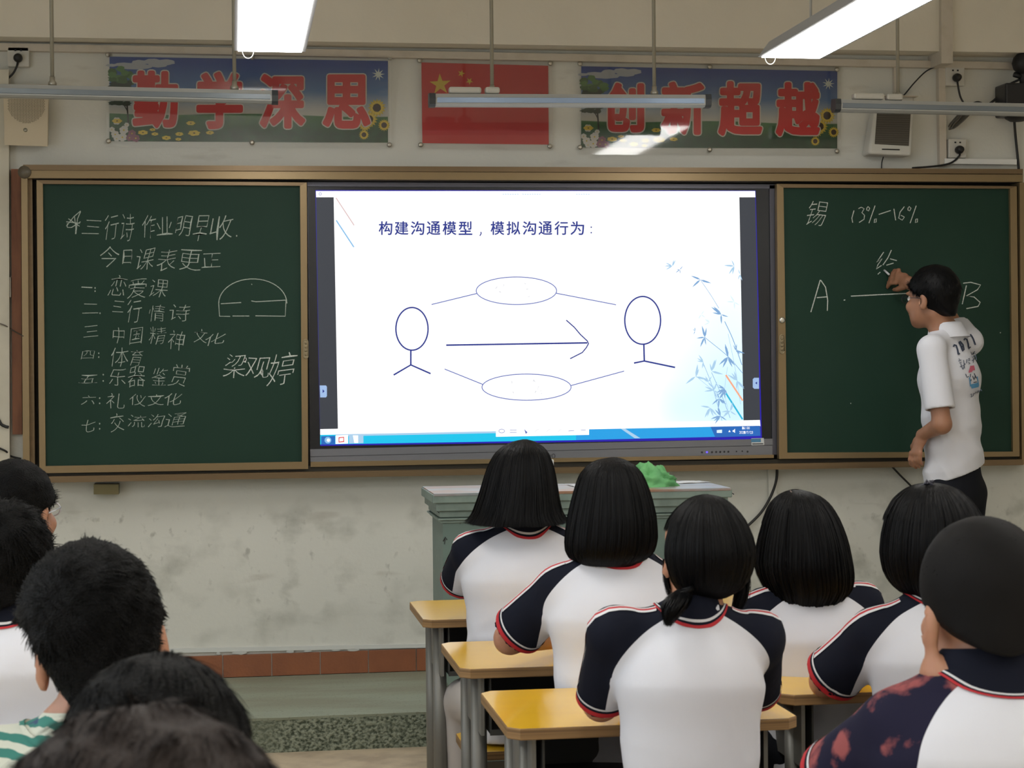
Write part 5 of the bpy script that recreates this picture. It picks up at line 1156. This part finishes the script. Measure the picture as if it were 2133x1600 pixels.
person('girl with low ponytail and wide white polo back, foreground centre', P(1461, 1166, y), .88, .10, P(1438, 1274, y-.02), P(1283, 1322, y), P(1576, 1330, y), P(1252, 1464, y+.10), P(1574, 1440, y+.18),
  onx(1330, y+.42, DZ), onx(1470, y+.44, DZ), [lh([(1029, 1462, 1474), (1034, 1440, 1498), (1045, 1424, 1515), (1062, 1406, 1531), (1084, 1391, 1546), (1119, 1380, 1560), (1148, 1377, 1565), (1180, 1382, 1561), (1206, 1392, 1552), (1228, 1408, 1535), (1242, 1432, 1508)], y, open_=1.45, ybrow=1110, seed=5, clump=.004, ragged=.006, n=5200, w=.0009), pony],
  pelv(1432, y-.06), hem=.43, stool_='yellow stool under the ponytailed girl', chest=.134, cuff=.98, slw=.053, shirt_len=.06, h=.0068, neck_r=.041)
# girl 5: loose long bob
y = -3.70
person('girl with long loose layered bob, right of the ponytailed girl', P(1668, 1136, y), .92, 0, P(1690, 1228, y-.02), P(1595, 1275, y), P(1790, 1262, y), P(1572, 1320, y+.16), P(1806, 1330, y+.14),
  onx(1620, y+.40, DZ), onx(1740, y+.40, DZ), [lh([(1019, 1648, 1662), (1024, 1632, 1684), (1034, 1617, 1706), (1052, 1603, 1724), (1084, 1591, 1741), (1127, 1580, 1755), (1171, 1574, 1763), (1197, 1580, 1767), (1225, 1594, 1765), (1250, 1608, 1748), (1262, 1622, 1738)], y, open_=1.75, ybrow=1100, seed=7, clump=.03, ragged=.035), parting([(1646, 1022), (1652, 1030), (1661, 1040)], y-.03)],
  pelv(1690, y-.05), hem=.49, stool_='yellow stool under the loose-haired girl at right', chest=.138, cuff=.9, slw=.052, neck_r=.042)
# girl 6
y = -4.15
def clip(root, H, R, s, g):
    b = B(); c = P(1934, 1010, y-.03)
    for k in range(6): b.tube([c+A(random.uniform(-.014, .014), random.uniform(-.008, .008), random.uniform(-.006, .010)) for _ in range(3)], .0028, 6)
    b.out('hair_clip', mat('clip_dark', (.03, .03, .045), .25), root, True)
person('girl with rounded bob and red-striped sleeve, partly behind the crop-haired boy', P(1936, 1134, y), .92, 0, P(1955, 1246, y-.02), P(1826, 1320, y), P(2066, 1322, y), P(1722, 1418, y+.12), P(2105, 1420, y+.14),
  onx(1830, y+.38, DZ), onx(1990, y+.40, DZ), [lh([(1005, 1928, 1944), (1009, 1904, 1968), (1020, 1884, 1990), (1040, 1864, 2010), (1072, 1848, 2030), (1112, 1839, 2038), (1153, 1836, 2040), (1190, 1843, 2034), (1214, 1856, 2020), (1232, 1876, 2000)], y, open_=1.75, ybrow=1100, seed=9, ragged=.008), clip],
  pelv(1965, y-.05), hem=.47, stool_='yellow stool under the girl with the red-striped sleeve', chest=.140, cuff=.93, slw=.066, neck_r=.042)
# boy 7: crop
y = -5.15
m_crop = mat('cropped_hair', (.008, .0075, .0075), .7, spec=.12)
m_print = mat('navy_printed_cloth', (.014, .013, .032), .85, spec=.15, noise_=(15, (.30, .085, .085), .53, .62), bump=(8, .3))
person('boy with close-cropped hair and printed navy sleeve, foreground right', P(2042, 1292, y), 1.03, 0, P(2062, 1394, y-.01), P(1876, 1520, y), P(2258, 1525, y), P(1742, 1640, y+.12), P(2330, 1680, y+.10),
  onx(1850, y+.38, DZ), onx(2150, y+.38, DZ), [cap(.0885, .098, off=(0, -.012, .052), n=24000, L=.0045, w=.0005, lift=.6, seed=3, mm=m_crop, noise_a=.0006, nape=(.062, .05, .06), nz=-.02, bot=-.036)],
  pelv(2075, y-.08), hem=.42, shirt='custom', cols=(m_shirt, m_print, m_navy), stool_='yellow stool under the crop-haired boy', chest=.158, cuff=.97, slw=.068, h=.0068, neck_r=.046, cw=1.2, seam=.92, stripes=False)
# boy 8, far left with glasses
y = -3.14
def glasses(e, m, wt=.0014):
    def f(root, H, R, s, g):
        b = B()
        for sx in (-1, 1):
            b.tube([g(sx*.032+.021*math.cos(a), .104, .012+.016*math.sin(a)) for a in np.linspace(0, 2*math.pi, 22)], wt, 6); b.tube([g(sx*.054, .103, .016), g(sx*.078, .03, .014), g(sx*.080, -.01, .010)], wt, 6)
        b.tube([g(-.011, .105, .014), g(.011, .105, .014)], wt, 6); b.out('glasses', m, root, True)
    return f
person('boy in clear-framed glasses at the far left edge of the class', P(36, 1078, y), 1.04, -.42, P(40, 1175, y-.02), P(-90, 1235, y), P(165, 1240, y), P(-120, 1330, y+.12), P(185, 1330, y+.14),
  onx(-60, y+.38, DZ), onx(100, y+.40, DZ), [cap(.090, .098, off=(0, -.010, .042), n=7000, L=.022, w=.0010, lift=.25, seed=5, noise_a=.002, mm=m_hair2), glasses(1, mat('clear_frame', (.6, .62, .66), .2), .002)],
  pelv(40, y-.06), stool_='yellow stool under the boy in glasses at far left', chest=.15, hem=.46)
# boy 9
y = -3.95
person('shaggy black-haired boy at the left edge, behind the big spiky head', P(10, 1194, y), 1.0, -.1, P(12, 1275, y-.02), P(-140, 1338, y), P(178, 1345, y), P(-170, 1480, y+.12), P(170, 1470, y+.14),
  onx(-80, y+.38, DZ), onx(100, y+.40, DZ), [cap(.093, .100, off=(0, -.012, .045), n=8000, L=.034, w=.0011, lift=.3, seed=6, noise_a=.005, mm=m_hair2)],
  pelv(25, y-.06), stool_='yellow stool under the shaggy-haired boy at the left edge', chest=.16, hem=.46)
# boy 10, big head with prominent ears
y = -5.0
def tealm(nt, b):
    n = noi(nt, 22, (1, 1, 1), 4); wv = N(nt, 'ShaderNodeTexWave'); g = nt.nodes.new('ShaderNodeNewGeometry'); wv.bands_direction = 'Z'; wv.inputs['Scale'].default_value = 15; wv.inputs['Distortion'].default_value = 5; wv.inputs['Detail'].default_value = 3
    nt.links.new(g.outputs['Position'], wv.inputs['Vector']); c = mixc(nt, rng_(nt, wv.outputs['Fac'], .50, .54), (.035, .20, .16), (.60, .62, .52)); c = mixc(nt, rng_(nt, n, .63, .66), c, (.04, .08, .16)); nt.links.new(c, b.inputs['Base Color'])
m_teal = graph(mat('teal_patterned_cloth', (.1, .3, .3), .8), tealm)
person('boy with thick spiky black hair and prominent ears in a teal patterned shirt', P(213, 1362, y), 1.08, .08, P(190, 1530, y-.01), P(-5, 1608, y), P(420, 1620, y), P(-60, 1760, y+.1), P(480, 1760, y+.1),
  onx(100, y+.42, DZ), onx(300, y+.42, DZ), [cap(.100, .112, off=(-.009, -.012, .050), n=17000, L=.026, w=.0009, lift=.30, seed=8, noise_a=.003, mm=m_hair2, wh=(-.035, -.09, .07), nape=(.070, .06, .085), nz=-.045, bot=-.085)],
  pelv(190, y-.06), stool_='yellow stool under the spiky-haired boy', roll=-.12, shirt='plain', cols=(m_teal, m_teal, m_teal), trims=False, chest=.165, h=.0068, hem=.46, neck_r=.056)
# 11, 12: the two nearest heads
y = -5.82
person('black-haired pupil low at bottom left, just in front of the blurred brown head', P(322, 1655, y), 1.0, 0, P(325, 1930, y-.01), P(-10, 2120, y), P(660, 2120, y), P(-120, 2450, y+.1), P(760, 2450, y+.1),
  onx(200, y+.36, .62), onx(450, y+.36, .62), [cap(.094, .105, off=(.002, -.008, .036), n=22000, L=.034, w=.0009, lift=.14, seed=11, noise_a=.002, mm=m_hair2, wh=(.02, .06, .13))],
  pelv(325, y-.06), stool_='yellow stool under the black-haired pupil at bottom left', h=.009, hem=.46)
y = -6.37
person('nearest pupil, only a blurred dark brown crown at the bottom left edge', P(300, 1895, y), 1.02, 0, P(300, 2260, y-.01), P(-170, 2520, y), P(770, 2520, y), P(-320, 2950, y+.1), P(920, 2950, y+.1),
  onx(100, y+.30, .58), onx(520, y+.30, .58), [cap(.108, .108, off=(0, -.008, .034), n=20000, L=.036, w=.0009, lift=.20, seed=12, noise_a=.004, mm=m_hairb, wh=(.0, .08, .13))],
  pelv(300, y-.06), stool_='yellow stool under the nearest pupil', h=.009, hem=.46)
# ================================================================ the boy writing at the board
y = -.62; FD = rotm(.70)
wr, el = P(1893, 588, -.235), P(1976, 664, -.37); tip = P(1850, 566, -.112)
SLp, SRp = P(1941, 728, -.74), P(2018, 712, -.53)
def stud_hair(): return cap(.094, .104, off=(0, -.016, .044), n=8000, L=.024, w=.0011, lift=.2, seed=21, noise_a=.002, nape=(.062, .05, .075), nz=-.05, wh=(0, -.06, .12))
lat = nrm((SRp-SLp)*A(1, 1, 0)); hemp = (P(1988, 990, -.66), nrm(A(.30, .0, -1)))
wl, elb = P(1921, 906, -.66), P(1962, 884, -.80)
stu, sbvh = person('boy in white printed polo writing with chalk on the right chalkboard', P(1940, 628, y), 1.0, .62, P(1972, 690, -.62), SLp, SRp, elb, el, wl, wr, [stud_hair(), glasses(1, mat('dark_frame', (.02, .02, .03), .3))],
  P(1990, 1015, -.61), shirt='plain', cols=(m_shirt, m_shirt, m_shirt), trims=False, standing=ZP, hem=hemp, skin=m_skin2, chest=.135, cuff={-1: .80, 1: .55}, slw=.060, waist=P(1981, 870, -.61), h=.0058, shirt_len=.06, neck_r=.050, cw=1.12,
  hands={1: dict(d=nrm(tip-wr), n=nrm(A(.1, -.75, .65)), side=nrm(A(-.25, -.1, -1)), curl=.62, thumb=.9, ts=.25, pinch=True), -1: dict(d=nrm(A(-.30, .15, -.95)), n=nrm(A(-.9, -.35, .2)), side=nrm(A(-.3, .9, 0)), curl=.38, thumb=.3)})
b = B().tube([P(1842, 563, -.099), P(1852, 572, -.135)], .0045, 8); b.out('chalk_stick', m_wstr, smooth=True, label='short white chalk stick in the raised hand at the right board', cat='chalk')
# hand-painted print on the back of his shirt, laid on the cloth
def shirt_print():
    b = B(); pmx = [mat('ink_dark', (.035, .05, .09), .8), mat('ink_red', (.55, .12, .18), .8), mat('ink_blue', (.10, .33, .58), .8), mat('ink_grey', (.10, .12, .17), .8)]
    def onp(px, py):
        d = nrm(ray(px, py)); r = sbvh.ray_cast(Vector(CAM), Vector(d), 20)
        return A(*(CAM+d*7.0)) if r[0] is None else A(*r[0])-d*.0035
    def line(pts, w, m):
        pts = [A(*p) for p in pts]; q = [pts[0]]
        for p in pts[1:]:
            k = max(1, int(np.linalg.norm(p-q[-1])/3)); a0 = q[-1]; q += [a0+(p-a0)*j/k for j in range(1, k+1)]
        n = len(q); v = []
        for i in range(n):
            t = nrm(np.append(q[min(i+1, n-1)]-q[max(i-1, 0)], 0))[:2]; nn = A(-t[1], t[0])*w*.68; v += [onp(*(q[i]+nn)), onp(*(q[i]-nn))]
        b.add(v, [(2*i, 2*i+1, 2*i+3, 2*i+2) for i in range(n-1)], m)
    c = lambda l: [(1900+x/7.27, 640+y_/7.27) for x, y_ in l]
    line(c([(625, 600), (640, 570), (668, 580), (690, 650), (700, 715)]), 2.6, 0); line(c([(700, 718), (722, 695)]), 2, 0)
    line(c([(710, 530), (740, 590), (765, 660), (785, 640), (770, 570), (730, 520), (708, 535)]), 2.6, 0); line(c([(740, 600), (775, 590)]), 2, 0)
    line(c([(785, 500), (800, 475), (830, 490), (850, 560), (855, 630)]), 2.6, 0); line(c([(852, 632), (885, 600)]), 2, 0)
    line(c([(872, 440), (890, 415), (925, 480), (958, 572)]), 2.6, 0)
    for l in ([(705, 780), (725, 795)], [(700, 815), (745, 800)], [(715, 845), (748, 830)], [(735, 850), (750, 900), (770, 940)], [(725, 905), (760, 885)], [(780, 800), (795, 930)], [(765, 890), (808, 860)], [(800, 850), (770, 945)],
              [(830, 790), (822, 850)], [(850, 780), (878, 775)], [(850, 805), (880, 795)], [(850, 830), (878, 850), (855, 862)], [(890, 680), (905, 720), (950, 670)], [(905, 720), (945, 700)], [(910, 750), (955, 740), (940, 780), (915, 760)], [(935, 780), (925, 840)], [(905, 810), (945, 790)], [(955, 700), (975, 800)]): line(c(l), 1.1, 3)
    for k in range(7): line(c([(880-k*4, 900+k*14), (940+k*3-8*(k > 4)*k, 890+k*13)]), 2.2, 1)
    for k in range(6): line(c([(885+k*3, 1180+k*9), (1000+k*2, 1150+k*10)]), 1.8, 2)
    for l in ([(870, 1060), (885, 1200)], [(985, 1050), (1010, 1190)]): line(c(l), 1.6, 2)
    for l in ([(810, 1010), (830, 1060), (860, 1045)], [(885, 1010), (880, 1060)], [(915, 1040), (940, 1100), (960, 1030)], [(940, 1000), (975, 1080)], [(895, 1090), (890, 1120)], [(930, 1140), (980, 1130)]): line(c(l), 1.2, 0)
    line(c([(880, 1320), (905, 1315), (890, 1365), (925, 1340), (935, 1300), (950, 1310), (965, 1285), (985, 1305), (1000, 1270), (1010, 1290), (1040, 1240), (1055, 1270)]), 1.0, 3)
    b.out('shirt_print', pmx, stu, kind='stuff')
shirt_print()
